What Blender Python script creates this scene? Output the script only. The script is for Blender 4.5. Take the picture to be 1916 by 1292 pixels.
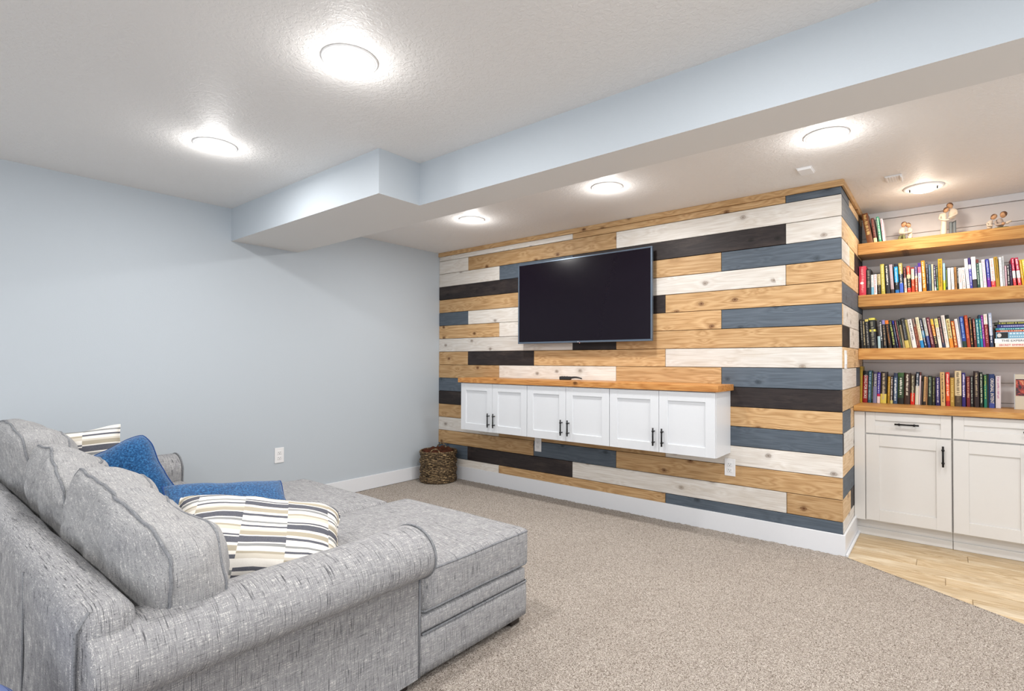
import bpy, bmesh, math, random
import numpy as np
from mathutils import Vector, Matrix, noise as mnoise
random.seed(7)
R = math.radians
scene = bpy.context.scene
for o in list(bpy.data.objects): bpy.data.objects.remove(o)
C = scene.collection

# ---------------------------------------------------------------- camera, world, exposure
YAW, PITCH, ROLL, FPX = -0.6665, 0.0138, 0.0032, 980.08
CAM = Vector((4.3238, -3.8494, 1.2206))
cd = bpy.data.cameras.new('camera'); cam = bpy.data.objects.new('camera', cd); C.objects.link(cam)
fw = Vector((math.sin(YAW)*math.cos(PITCH), math.cos(YAW)*math.cos(PITCH), math.sin(PITCH)))
rt = Vector((math.cos(YAW), -math.sin(YAW), 0)); up = rt.cross(fw)
r2 = rt*math.cos(ROLL) + up*math.sin(ROLL); u2 = -rt*math.sin(ROLL) + up*math.cos(ROLL)
M = Matrix((r2, u2, -fw)).transposed().to_4x4(); M.translation = CAM
cam.matrix_world = M
cd.sensor_width = 36; cd.lens = FPX/1916*36; cd.clip_start = .02
cd.shift_x = -38.28/1916; cd.shift_y = 16.33/1916
scene.camera = cam
w = bpy.data.worlds.new('world'); scene.world = w; w.use_nodes = True
w.node_tree.nodes['Background'].inputs[0].default_value = (.93, .96, 1, 1)
w.node_tree.nodes['Background'].inputs[1].default_value = 1.5
vs = scene.view_settings
vs.view_transform = 'Standard'; vs.look = 'None'; vs.gamma = 1; vs.use_curve_mapping = False
vs.exposure = 0

# room sizes
W, H, XR, YB = 3.811, 2.392, 6.4, -6.4
SOF = 2.142
SHB = 1.05          # alcove back wall

# ---------------------------------------------------------------- helpers
def lin(h):
    if isinstance(h, str): h = tuple(int(h[i:i+2], 16)/255 for i in (0, 2, 4))
    return tuple((c/12.92 if c <= .04045 else ((c+.055)/1.055)**2.4) for c in h[:3]) + (1,)

class NT:
    def __init__(s, name):
        s.m = bpy.data.materials.new(name); s.m.use_nodes = True
        s.t = s.m.node_tree; s.b = s.t.nodes['Principled BSDF']
    def n(s, typ, **kw):
        x = s.t.nodes.new(typ)
        for k, v in kw.items():
            if k.startswith('i_'): x.inputs[k[2:].replace('_', ' ')].default_value = v
            else: setattr(x, k, v)
        return x
    def l(s, a, b): s.t.links.new(a, b)
    def obj(s, scale=(1, 1, 1), rnd=0.0, loc=(0, 0, 0)):
        tc = s.n('ShaderNodeTexCoord'); mp = s.n('ShaderNodeMapping')
        mp.inputs['Scale'].default_value = scale; mp.inputs['Location'].default_value = loc
        if rnd:
            oi = s.n('ShaderNodeObjectInfo'); ml = s.n('ShaderNodeMath', operation='MULTIPLY'); ml.inputs[1].default_value = rnd
            s.l(oi.outputs['Random'], ml.inputs[0])
            cb = s.n('ShaderNodeCombineXYZ')
            for i in range(3): s.l(ml.outputs[0], cb.inputs[i])
            ad = s.n('ShaderNodeVectorMath', operation='ADD')
            s.l(tc.outputs['Object'], ad.inputs[0]); s.l(cb.outputs[0], ad.inputs[1]); s.l(ad.outputs[0], mp.inputs['Vector'])
        else: s.l(tc.outputs['Object'], mp.inputs['Vector'])
        return mp.outputs[0]
    def noise(s, vec, scale=1, detail=3, rough=.5, dist=0):
        x = s.n('ShaderNodeTexNoise'); x.inputs['Scale'].default_value = scale; x.inputs['Detail'].default_value = detail
        x.inputs['Roughness'].default_value = rough; x.inputs['Distortion'].default_value = dist
        s.l(vec, x.inputs['Vector']); return x.outputs['Fac']
    def math(s, op, a, b=None, clamp=False):
        x = s.n('ShaderNodeMath', operation=op, use_clamp=clamp)
        for i, v in enumerate((a, b)):
            if v is None: continue
            if isinstance(v, (int, float)): x.inputs[i].default_value = v
            else: s.l(v, x.inputs[i])
        return x.outputs[0]
    def ramp(s, fac, stops, interp='LINEAR'):
        x = s.n('ShaderNodeValToRGB'); cr = x.color_ramp; cr.interpolation = interp
        while len(cr.elements) < len(stops): cr.elements.new(.5)
        for e, (p, c) in zip(cr.elements, stops):
            e.position = p; e.color = lin(c) if isinstance(c, str) else (c if len(c) == 4 else (*c, 1))
        s.l(fac, x.inputs[0]); return x.outputs[0]
    def mix(s, fac, a, b, mode='MIX'):
        x = s.n('ShaderNodeMix', data_type='RGBA', blend_type=mode)
        for i, v in ((0, fac), (6, a), (7, b)):
            if isinstance(v, (int, float)): x.inputs[i].default_value = v
            elif isinstance(v, str): x.inputs[i].default_value = lin(v)
            elif isinstance(v, tuple): x.inputs[i].default_value = v
            else: s.l(v, x.inputs[i])
        return x.outputs[2]
    def bump(s, h, strength=.3, dist=.01):
        x = s.n('ShaderNodeBump'); x.inputs['Strength'].default_value = strength; x.inputs['Distance'].default_value = dist
        s.l(h, x.inputs['Height']); s.l(x.outputs[0], s.b.inputs['Normal'])
    def col(s, c):
        if isinstance(c, str): s.b.inputs['Base Color'].default_value = lin(c)
        else: s.l(c, s.b.inputs['Base Color'])
        return s
    def set(s, rough=.5, metal=0, spec=.5):
        s.b.inputs['Roughness'].default_value = rough; s.b.inputs['Metallic'].default_value = metal
        s.b.inputs['Specular IOR Level'].default_value = spec; return s

def plain(name, c, rough=.5, metal=0, spec=.5, grain=0):
    t = NT(name); t.set(rough, metal, spec)
    v = t.obj((1, 1, 1)); f = t.noise(v, 40, 3)
    t.col(t.mix(t.math('MULTIPLY', f, .12), c, tuple(x*.82 for x in lin(c)[:3])+(1,)))
    if grain: t.bump(t.noise(v, 260, 2), grain, .002)
    return t.m

def paint(name, c, rough=.6, tex=.12, scale=170):
    t = NT(name); t.set(rough, 0, .35); v = t.obj()
    t.col(t.mix(t.noise(v, .8, 2), c, tuple(x*.96 for x in lin(c)[:3])+(1,)))
    t.bump(t.noise(v, scale, 3, .6), tex, .004); return t.m

def wood(name, stops, knot=None, grain=.5, rough=.55, wash=None, rnd=37.0, bump=.25):
    """planed softwood: grain runs along the local x axis; dark knots with grain flowing round them"""
    t = NT(name); t.set(rough, 0, .3)
    v = t.obj((1, 1, 1), rnd)
    oi = t.n('ShaderNodeObjectInfo')
    # knots: cells stretched along the grain
    sk = t.n('ShaderNodeSeparateXYZ'); t.l(v, sk.inputs[0]); mp = t.n('ShaderNodeCombineXYZ')
    t.l(t.math('MULTIPLY', sk.outputs[0], 4.6), mp.inputs[0]); t.l(t.math('MULTIPLY', sk.outputs[2], 6.5), mp.inputs[1])
    vo = t.n('ShaderNodeTexVoronoi', voronoi_dimensions='2D'); vo.inputs['Scale'].default_value = 1; vo.inputs['Randomness'].default_value = 1
    t.l(mp.outputs[0], vo.inputs['Vector']); kd = t.math('ADD', vo.outputs['Distance'], t.math('MULTIPLY', t.math('SUBTRACT', t.noise(v, 45, 2), .5), .06))
    flow = t.math('MULTIPLY', t.math('POWER', t.math('SUBTRACT', 1, kd, True), 4), 1.6)
    # grain coordinate
    sp = t.n('ShaderNodeSeparateXYZ'); t.l(v, sp.inputs[0])
    mg = t.n('ShaderNodeMapping'); mg.inputs['Scale'].default_value = (.8, 14, 14); t.l(v, mg.inputs['Vector'])
    n1 = t.noise(mg.outputs[0], 1, 3, .55)
    band = t.math('ADD', t.math('MULTIPLY', n1, 7.5), flow)
    band = t.math('ABSOLUTE', t.math('SUBTRACT', t.math('FRACT', band), .5))
    mf = t.n('ShaderNodeMapping'); mf.inputs['Scale'].default_value = (4.5, 330, 330); t.l(v, mf.inputs['Vector'])
    fine = t.noise(mf.outputs[0], 1, 3, .6)
    g = t.math('ADD', t.math('MULTIPLY', band, grain*.95), t.math('MULTIPLY', fine, .78))
    base = t.ramp(g, stops)
    # board to board tint
    tint = t.math('MULTIPLY_ADD', oi.outputs['Random'], .22); tint.node.inputs[2].default_value = .89
    mc = t.n('ShaderNodeVectorMath', operation='SCALE'); t.l(base, mc.inputs[0]); t.l(tint, mc.inputs['Scale'])
    colr = mc.outputs[0]
    if knot:
        kf = t.ramp(kd, [(0, (1, 1, 1)), (.03, (1, 1, 1)), (.055, (.62, .62, .62)), (.085, (.78, .78, .78)), (.10, (.28, .28, .28)), (.15, (.10, .10, .10)), (.26, (0, 0, 0))])
        # only some of the cells carry a knot
        ks = t.n('ShaderNodeSeparateColor'); t.l(vo.outputs['Color'], ks.inputs[0])
        on = t.math('GREATER_THAN', ks.outputs[0], .70)
        colr = t.mix(t.math('MULTIPLY', t.math('MULTIPLY', kf, on), .95), colr, knot)
    if wash:
        mw = t.n('ShaderNodeMapping'); mw.inputs['Scale'].default_value = (2.5, 9, 9); t.l(v, mw.inputs['Vector'])
        wf = t.ramp(t.noise(mw.outputs[0], 1, 5, .65), [(.5, (0, 0, 0)), (.72, (1, 1, 1))])
        colr = t.mix(t.math('MULTIPLY', wf, wash[1]), colr, wash[0])
    t.col(colr); t.bump(t.math('ADD', band, fine), bump, .0015)
    return t.m

def tweed(name, base='a0a1a4', dark='45484e', light='d6d5d3', s=1.0, amount=1.0):
    t = NT(name); t.set(.95, 0, .12)
    b = t.n('ShaderNodeTexCoord').outputs['Object']
    def st(sc):
        mp = t.n('ShaderNodeMapping'); mp.inputs['Scale'].default_value = tuple(x*s for x in sc); t.l(b, mp.inputs['Vector'])
        return t.noise(mp.outputs[0], 1, 2, .6)
    a = st((30, 420, 30)); c = st((420, 30, 420)); d = st((90, 500, 400)); blot = st((11, 11, 5))
    g = t.math('ADD', t.math('ADD', t.math('MULTIPLY', a, .34), t.math('MULTIPLY', c, .34)), t.math('MULTIPLY', d, .32))
    colr = t.ramp(g, [(.34, dark), (.45, base), (.54, base), (.62, light)])
    tcn = t.n('ShaderNodeTexCoord'); spn = t.n('ShaderNodeSeparateXYZ'); t.l(tcn.outputs['Normal'], spn.inputs[0])
    ny = t.ramp(t.math('ABSOLUTE', spn.outputs[1]), [(.55, (0, 0, 0)), (.75, (1, 1, 1))])
    dmx = t.n('ShaderNodeMix', data_type='FLOAT'); t.l(ny, dmx.inputs[0]); t.l(st((13, 380, 13)), dmx.inputs[2]); t.l(st((330, 330, 13)), dmx.inputs[3])
    dash = t.ramp(dmx.outputs[0], [(.585, (0, 0, 0)), (.66, (1, 1, 1))])
    dash2 = t.ramp(st((260, 14, 260)), [(.62, (0, 0, 0)), (.72, (1, 1, 1))])
    dd = t.math('MULTIPLY', t.math('ADD', dash, t.math('MULTIPLY', dash2, .6), True), t.math('MULTIPLY', blot, 1.5*amount))
    t.col(t.mix(dd, colr, dark))
    t.bump(t.math('ADD', g, st((700, 700, 700))), .55, .003)
    return t.m

# ---- meshes
def link(name, me, mat=None, parent=None, kind=None):
    o = bpy.data.objects.new(name, me); C.objects.link(o)
    if mat is not None:
        for m in (mat if isinstance(mat, (list, tuple)) else [mat]): me.materials.append(m)
    if parent is not None: o.parent = parent
    if kind: o['kind'] = kind
    return o
def obj(name, bm, mat=None, parent=None, smooth=False, kind=None):
    me = bpy.data.meshes.new(name); bm.normal_update(); bm.to_mesh(me); bm.free()
    if smooth:
        for p in me.polygons: p.use_smooth = True
    return link(name, me, mat, parent, kind)
def tag(o, label, cat=None, group=None, kind=None):
    o['label'] = label
    if cat: o['category'] = cat
    if group: o['group'] = group
    if kind: o['kind'] = kind
    return o
def thing(name, label, cat, loc=(0, 0, 0), rz=0, group=None):
    o = bpy.data.objects.new(name, None); C.objects.link(o); o.location = loc; o.rotation_euler = (0, 0, rz)
    o.empty_display_size = .05
    return tag(o, label, cat, group)
def box(bm, x0, x1, y0, y1, z0, z1, bev=0, seg=2, mi=0):
    r = bmesh.ops.create_cube(bm, size=1)
    vs_ = r['verts']
    for v in vs_:
        v.co = Vector(((x0+x1)/2+v.co.x*(x1-x0), (y0+y1)/2+v.co.y*(y1-y0), (z0+z1)/2+v.co.z*(z1-z0)))
    fs = set(f for v in vs_ for f in v.link_faces)
    if bev:
        es = set(e for v in vs_ for e in v.link_edges)
        rb = bmesh.ops.bevel(bm, geom=list(es), offset=bev, segments=seg, affect='EDGES', profile=.5)
        fs = set(rb['faces']) | set(f for f in fs if f.is_valid)
    if mi:
        for f in fs: f.material_index = mi
    return fs
def bxo(name, x0, x1, y0, y1, z0, z1, mat, parent=None, bev=0, seg=2, kind=None, smooth=False):
    bm = bmesh.new(); box(bm, x0, x1, y0, y1, z0, z1, bev, seg); return obj(name, bm, mat, parent, smooth, kind)
def tube(bm, pts, r, n=8, closed=False, caps=True):
    pts = [Vector(p) for p in pts]; rings = []; N = len(pts); prev = None
    for i, p in enumerate(pts):
        a = pts[(i-1) % N] if (closed or i > 0) else p; b = pts[(i+1) % N] if (closed or i < N-1) else p
        t = (b-a).normalized()
        if prev is None: ref = Vector((0, 0, 1)) if abs(t.z) < .9 else Vector((1, 0, 0)); nn = t.cross(ref).normalized()
        else: nn = (prev - t*prev.dot(t)).normalized()
        prev = nn; bb = t.cross(nn); rr = r[i] if isinstance(r, (list, tuple)) else r
        rings.append([bm.verts.new(p + (nn*math.cos(2*math.pi*k/n) + bb*math.sin(2*math.pi*k/n))*rr) for k in range(n)])
    for i in range(N if closed else N-1):
        A, B = rings[i], rings[(i+1) % N]
        for k in range(n): 
            try: bm.faces.new((A[k], A[(k+1) % n], B[(k+1) % n], B[k]))
            except ValueError: pass
    if caps and not closed: bm.faces.new(rings[0][::-1]); bm.faces.new(rings[-1])
def lathe(bm, prof, n=32, cx=0, cy=0, mi=0):
    rings = []
    for (r, z) in prof:
        if r < 1e-6: rings.append([bm.verts.new((cx, cy, z))])
        else: rings.append([bm.verts.new((cx+r*math.cos(2*math.pi*k/n), cy+r*math.sin(2*math.pi*k/n), z)) for k in range(n)])
    for A, B in zip(rings, rings[1:]):
        for k in range(n):
            a = [A[0]] if len(A) == 1 else [A[k], A[(k+1) % n]]; b = [B[0]] if len(B) == 1 else [B[(k+1) % n], B[k]]
            if len(a)+len(b) >= 3: bm.faces.new(a+b).material_index = mi
def gridcube(bm, f, nx, ny, nz):
    """surface of the cube [-1,1]^3 mapped through f"""
    cache = {}
    def V(i, j, k):
        key = (i, j, k)
        if key not in cache: cache[key] = bm.verts.new(f(2*i/nx-1, 2*j/ny-1, 2*k/nz-1))
        return cache[key]
    for i in range(nx):
        for j in range(ny):
            bm.faces.new((V(i, j, 0), V(i, j+1, 0), V(i+1, j+1, 0), V(i+1, j, 0)))
            bm.faces.new((V(i, j, nz), V(i+1, j, nz), V(i+1, j+1, nz), V(i, j+1, nz)))
    for i in range(nx):
        for k in range(nz):
            bm.faces.new((V(i, 0, k), V(i+1, 0, k), V(i+1, 0, k+1), V(i, 0, k+1)))
            bm.faces.new((V(i, ny, k), V(i, ny, k+1), V(i+1, ny, k+1), V(i+1, ny, k)))
    for j in range(ny):
        for k in range(nz):
            bm.faces.new((V(0, j, k), V(0, j, k+1), V(0, j+1, k+1), V(0, j+1, k)))
            bm.faces.new((V(nx, j, k), V(nx, j+1, k), V(nx, j+1, k+1), V(nx, j, k+1)))
def nz3(p, s, a, seed=0):
    q = Vector((p[0]*s+seed*7.3, p[1]*s+seed*3.1, p[2]*s+seed*1.7))
    return mnoise.noise_vector(q)*a
def ease(a): return math.sin(a*math.pi/2)*.5 + a*.5     # more grid lines near the edges
def rbox_map(x0, x1, y0, y1, z0, z1, r, crown=0, na=0, ns=4, seed=0):
    c = Vector(((x0+x1)/2, (y0+y1)/2, (z0+z1)/2)); h = Vector(((x1-x0)/2, (y1-y0)/2, (z1-z0)/2))
    rr = min(r, h.x, h.y, h.z)
    def f(a, b, g):
        a, b = ease(a), ease(b)
        p = Vector((a*h.x, b*h.y, g*h.z)); q = Vector([max(-h[i]+rr, min(h[i]-rr, p[i])) for i in range(3)])
        d = p-q
        p = q + (d.normalized()*rr if d.length > 1e-9 else Vector((0, 0, 0)))
        if g > 0: p.z += crown*(1-a*a)*(1-b*b)*g
        p = c+p
        if na: p = p + nz3(p, ns, na, seed)
        return p
    return f
def text_mesh(s, size, depth=.0006):
    cu = bpy.data.curves.new('t', 'FONT'); cu.body = s; cu.size = size; cu.extrude = depth; cu.resolution_u = 2
    cu.align_x = 'CENTER'; cu.align_y = 'CENTER'
    o = bpy.data.objects.new('t', cu); C.objects.link(o)
    dg = bpy.context.evaluated_depsgraph_get(); me = bpy.data.meshes.new_from_object(o.evaluated_get(dg))
    bpy.data.objects.remove(o); bpy.data.curves.remove(cu); return me

PW, PWA, LSIZE, LDROP = 15, 6.5, 0.05, 0.06    # lamp powers (W), lamp radius, drop below the ceiling
# books: shelf (0 top .. 3 counter), x, thickness, height, lean, depth, spine bands from the top, print colour, label, lettering
BOOKS = [
 (0,3.871,0.039,0.238,-0.0385,0.16,'1:7a4a2c','d8b878','thick brown hardback with gold lettering on the top shelf',None),
 (0,3.913,0.021,0.193,-0.022,0.16,'0.8:6a3a34,1:e8dcae','c08070','dark red brown book with a cream foot on the top shelf',None),
 (0,3.946,0.016,0.197,-0.0195,0.16,'1:3fae86','f0f4ee','green and white patterned book on the top shelf',None),
 (0,3.969,0.015,0.177,-0.0175,0.16,'1:f0e4ea','c890a8','thin white book with pink lettering on the top shelf',None),
 (1,3.817,0.045,0.225,-0.0005,0.165,'1:c8384e','e89aa0','wide crimson pink hardback with a white oval on the second shelf',None),
 (1,3.865,0.027,0.199,-0.0015,0.165,'1:24262c','8a8a7c','black hardback beside the wide crimson book on the second shelf',None),
 (1,3.894,0.016,0.154,-0.002,0.145,'0.6:f2f4f4,1:7cc0e4','90b0c0','short white book with a light blue foot on the second shelf',None),
 (1,3.912,0.019,0.156,-0.0025,0.145,'1:f4eef2','d08098','short white book with pink lettering on the second shelf',None),
 (1,3.935,0.019,0.155,-0.0035,0.145,'0.52:cfc49a,1:2a2826','8c8468','short tan topped book with a black foot on the second shelf',None),
 (1,3.958,0.024,0.228,-0.008,0.165,'1:b8b050','e4dc98','tall olive yellow book on the second shelf',None),
 (1,3.988,0.025,0.222,-0.0115,0.165,'1:2a2d33','e8e8e8','black book with big white lettering, right of the olive one on the second shelf',None),
 (1,4.018,0.02,0.219,-0.0135,0.165,'0.85:b0a0aa,1:3c3438','c8bcc4','mauve grey book with a dark foot on the second shelf',None),
 (1,4.044,0.023,0.221,-0.0105,0.165,'0.1:1c2030,0.62:1e9ee0,0.88:22242c,1:2878c8','d0e8f8','bright blue book with a black panel near its foot on the second shelf',None),
 (1,4.071,0.022,0.222,-0.009,0.165,'0.36:aca25c,0.66:2c3a4c,1:4468d0','e4e4e4','olive topped book with navy and blue lower bands on the second shelf',None),
 (1,4.099,0.014,0.191,-0.008,0.165,'0.42:4a2830,1:e8e4d4','a06868','maroon topped book with a cream lower half on the second shelf',None),
 (1,4.117,0.021,0.196,-0.0075,0.165,'0.32:e04a38,0.46:e4dcb0,0.82:2c2826,1:e03c34','c8c0a8','red, cream and black banded book on the second shelf',None),
 (1,4.142,0.017,0.183,-0.0045,0.165,'0.06:a02820,0.48:f0ead8,1:e04828','f0b8a0','cream topped book with an orange red foot on the second shelf',None),
 (1,4.163,0.014,0.192,-0.004,0.165,'0.38:4c3c88,0.46:e8dcc0,1:c86040','f0e0d0','purple topped book with a rust lower half on the second shelf',None),
 (1,4.182,0.018,0.211,-0.006,0.165,'0.14:4a2a90,0.34:f0808c,1:f2eef6','6450b8','purple, pink and white banded book on the second shelf',None),
 (1,4.206,0.021,0.225,-0.011,0.165,'1:d88818','fff0c8','tall orange book with white lettering on the second shelf',None),
 (1,4.231,0.008,0.21,-0.007,0.165,'1:1c2244','e8e8f0','thin navy book beside the tall orange one on the second shelf',None),
 (1,4.242,0.014,0.194,-0.005,0.165,'1:3a5870','90b0c0','teal grey book on the second shelf',None),
 (1,4.259,0.01,0.193,-0.005,0.165,'1:dcd8b8','908870','thin cream book between teal grey and indigo books on the second shelf',None),
 (1,4.273,0.01,0.185,-0.007,0.165,'0.85:261c50,1:e8e8f0','f0f0f8','indigo book with white lettering and white foot on the second shelf',None),
 (1,4.286,0.008,0.177,-0.007,0.165,'0.55:1c3428,1:2c7040','d8e8d0','thin dark green book left of the mustard one on the second shelf',None),
 (1,4.2944,0.0236,0.228,-0.0035,0.165,'1:c8a020','8a6c10','thick mustard yellow book, rounded spine on the second shelf',None),
 (1,4.322,0.012,0.193,-0.0035,0.165,'0.62:8cc0e0,1:d4dc28','f0f0f0','light blue book with a lime foot on the second shelf',None),
 (1,4.336,0.009,0.154,-0.0025,0.145,'1:1c3440','a0b840','short dark teal book with lime lettering on the second shelf',None),
 (1,4.347,0.015,0.157,-0.003,0.145,'1:f0f2f6','b8bcc8','short white book right of the dark teal one on the second shelf',None),
 (1,4.366,0.016,0.157,-0.005,0.145,'1:f0ecec','d0a8a8','short off-white book left of the tan one on the second shelf',None),
 (1,4.385,0.012,0.161,-0.005,0.145,'1:b08048','7c5428','short tan brown book among the white ones on the second shelf',None),
 (1,4.4,0.007,0.152,-0.0055,0.145,'1:2c2c2c','f0f0f0','thin black book speckled with white on the second shelf',None),
 (1,4.408,0.017,0.151,-0.006,0.145,'1:f2f0ec','e09090','short white book with red lettering, left of a pair on the second shelf',None),
 (1,4.427,0.017,0.151,-0.0075,0.145,'1:f4f2ee','e0a098','short white book with red lettering, right of a pair on the second shelf',None),
 (1,4.448,0.018,0.211,-0.0135,0.165,'1:eeecf2','c0b8c8','tall white book left of the blue violet one on the second shelf',None),
 (1,4.467,0.013,0.215,-0.013,0.165,'0.22:3c3070,0.36:f0f0fa,1:4444b0','e8e8f8','blue violet book with a white band on the second shelf',None),
 (1,4.481,0.023,0.22,-0.011,0.165,'0.71:f4f2f4,1:383438','d0c8d0','thick white book with a dark foot on the second shelf',None),
 (1,4.505,0.013,0.199,-0.0085,0.165,'0.13:703028,1:285048','b8c8b8','dark green book with a red brown head on the second shelf',None),
 (1,4.52,0.014,0.174,-0.009,0.165,'1:d8ece4','b0c8c0','pale mint book on the second shelf',None),
 (1,4.536,0.017,0.196,-0.0115,0.165,'1:f4eaf0','d8b0c8','pinkish white book left of the royal blue one on the second shelf',None),
 (1,4.557,0.017,0.196,-0.0125,0.165,'0.66:3038a0,1:7018a0','d0d8f8','royal blue book with a violet foot on the second shelf',None),
 (1,4.577,0.021,0.198,-0.012,0.165,'0.78:f0ecec,1:e04448','e0b0b0','white book with a red foot on the second shelf',None),
 (1,4.6,0.019,0.206,-0.013,0.165,'1:b08c28','745810','tall old gold book between two white ones on the second shelf',None),
 (1,4.621,0.014,0.2,-0.009,0.165,'1:f2f4f6','a8b0c0','tall white book right of the old gold one on the second shelf',None),
 (1,4.636,0.009,0.206,-0.0075,0.165,'1:c8ccd0','9098a0','thin light grey book on the second shelf',None),
 (1,4.647,0.009,0.14,-0.0045,0.145,'1:d8a8b8','f0e0e8','thin short pink book left of the black one on the second shelf',None),
 (1,4.658,0.011,0.145,-0.0055,0.145,'1:202024','e8e8e8','black book with white marks near the crimson pair on the second shelf',None),
 (1,4.67,0.012,0.149,-0.006,0.145,'1:3c2c48','907890','dark plum book left of the crimson pair on the second shelf',None),
 (1,4.686,0.014,0.189,-0.0122,0.165,'0.46:c01848,0.72:f4f0f2,1:e04850','f8d8e0','crimson, white and red book, left one of the pair on the second shelf',None),
 (1,4.708,0.017,0.189,-0.0165,0.165,'0.46:c01848,0.72:f4f0f2,1:e04850','f8d8e0','crimson, white and red book, right one of the pair on the second shelf',None),
 (1,4.728,0.011,0.172,-0.0155,0.165,'1:e0a820','f8e8a0','yellow orange book right of the crimson pair on the second shelf',None),
 (1,4.74,0.015,0.172,-0.0161,0.165,'1:d8d020','f0f0c0',"acid yellow book at the photo's right edge on the second shelf",None),
 (2,3.828,0.014,0.223,-0.01,0.16,'1:1e1e1e','b0aca0','black book against the plank wall on the third shelf',None),
 (2,3.843,0.017,0.219,-0.0095,0.16,'1:26241f','c8b890','black book with a pale motif, second from the plank wall on the third shelf',None),
 (2,3.863,0.022,0.223,-0.0123,0.16,'0.08:d8c870,1:222428','a8a49c','black book with a cream head on the third shelf',None),
 (2,3.889,0.039,0.232,-0.0135,0.16,'0.07:e4dc60,0.38:1e2020,0.45:e0d860,1:26282c','888878','thick black book with two yellow stickers on the third shelf',None),
 (2,3.935,0.017,0.092,-0.003,0.14,'1:a8c8d0',None,'small pale blue booklet at the foot of the leaning row on the third shelf',None),
 (2,3.954,0.014,0.208,-0.0104,0.16,'1:22262a','e8e8e8','black book with white lettering leaning on the sticker book on the third shelf',None),
 (2,3.972,0.019,0.212,-0.0143,0.16,'0.15:8c88c0,1:24242a','a89070','black book with a lilac head on the third shelf',None),
 (2,4,0.021,0.209,-0.0227,0.16,'0.13:e07828,1:26201e','b07038','black book with an orange head on the third shelf',None),
 (2,4.027,0.022,0.208,-0.0282,0.16,'1:1c1a20','b8c870','black book with yellow green lettering on the third shelf',None),
 (2,4.052,0.009,0.204,-0.0302,0.16,'0.13:2030a0,1:202848','b0c0e0','navy book with a bright blue head on the third shelf',None),
 (2,4.065,0.01,0.206,-0.0305,0.16,'1:602830','b88888','thin dark red book behind the blue headed one on the third shelf',None),
 (2,4.076,0.01,0.207,-0.0305,0.16,'1:2c3c34','909c80','thin dark green book on the third shelf',None),
 (2,4.088,0.012,0.213,-0.0295,0.16,'0.2:242c34,1:a89878','504838','taupe book with a dark head on the third shelf',None),
 (2,4.102,0.025,0.222,-0.0315,0.16,'0.75:24221e,1:ccb860','7c8088','dark book with a mustard label at the foot on the third shelf',None),
 (2,4.129,0.012,0.208,-0.0311,0.16,'1:b0a468','807848','khaki book on the third shelf',None),
 (2,4.144,0.026,0.212,-0.0325,0.16,'1:eee8e4','606470','thick white book leaning left on the third shelf',None),
 (2,4.172,0.011,0.214,-0.031,0.16,'0.28:907870,1:7c2c20','d0a080','dark red book with a greyish head on the third shelf',None),
 (2,4.184,0.008,0.173,-0.0257,0.16,'1:8a4c30','c09070','thin brown book right of the thick white one on the third shelf',None),
 (2,4.193,0.019,0.223,-0.0339,0.16,'0.76:e8e0c0,1:2888c8','a09878','cream book with a bright blue foot on the third shelf',None),
 (2,4.214,0.015,0.212,-0.033,0.16,'0.42:1e2440,0.65:4088b0,1:20283c','f0f0f4','navy book with a sky blue middle on the third shelf',None),
 (2,4.233,0.016,0.216,-0.0315,0.16,'0.6:ccd0c4,1:1c3888','8888a0','pale grey green book with a blue foot on the third shelf',None),
 (2,4.253,0.02,0.219,-0.0325,0.16,'1:5c1c30','e0b0a8','maroon book with pale lettering on the third shelf',None),
 (2,4.276,0.015,0.207,-0.031,0.16,'0.2:e0b840,0.6:d07818,1:2a2018','f8e0a0','amber book with a black foot on the third shelf',None),
 (2,4.294,0.019,0.208,-0.0265,0.16,'0.3:e8e088,1:f0e4dc','a8a080','pale yellow topped book with a cream foot on the third shelf',None),
 (2,4.315,0.016,0.222,-0.029,0.16,'0.85:2a1820,1:283050','c89890','dark maroon book with a navy foot on the third shelf',None),
 (2,4.333,0.02,0.23,-0.0285,0.16,'1:ece4dc','b8a8a0','off-white book right of the dark maroon one on the third shelf',None),
 (2,4.356,0.021,0.231,-0.028,0.16,'0.12:1c1a18,0.72:dcd498,1:e89030','8c5020','black topped cream book with an orange foot on the third shelf',None),
 (2,4.38,0.018,0.187,-0.021,0.16,'1:b85818','f4d890','rust orange book with cream lettering on the third shelf',None),
 (2,4.401,0.017,0.201,-0.023,0.16,'1:f0ecec','c8c0c4','slim white book left of the dark blue one on the third shelf',None),
 (2,4.419,0.006,0.211,-0.0215,0.16,'1:8c94a8',None,'very thin grey blue book on the third shelf',None),
 (2,4.4254,0.0206,0.216,-0.02,0.16,'0.8:1c3c90,1:20382c','88a8e0','dark blue book with a green black foot on the third shelf',None),
 (2,4.448,0.019,0.224,-0.018,0.16,'1:a83c1c','e88858','tall brick red book with orange lettering on the third shelf',None),
 (2,4.469,0.013,0.209,-0.0135,0.16,'1:2c201c','d09858','black brown book right of the brick red one on the third shelf',None),
 (2,4.486,0.013,0.198,-0.0115,0.16,'1:642420','f0c8b8','oxblood book with white lettering on the third shelf',None),
 (2,4.501,0.016,0.196,-0.0115,0.16,'1:10707c','c0e0e0','wide teal book with a white square on the third shelf',None),
 (2,4.519,0.012,0.222,-0.0135,0.16,'0.12:183850,1:1480a0','c0e050','sea blue book right of the wide teal one on the third shelf',None),
 (2,4.532,0.011,0.218,-0.0135,0.16,'1:8c1c90','e8b8e8','magenta book on the third shelf',None),
 (2,4.544,0.019,0.226,-0.012,0.16,'0.31:f0ece4,1:801c20','e0a898','dark red book with a white head on the third shelf',None),
 (2,4.567,0.017,0.232,-0.0105,0.16,'0.65:a8b4cc,1:283858','f0f0f4','silver blue book with a navy foot on the third shelf',None),
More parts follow.
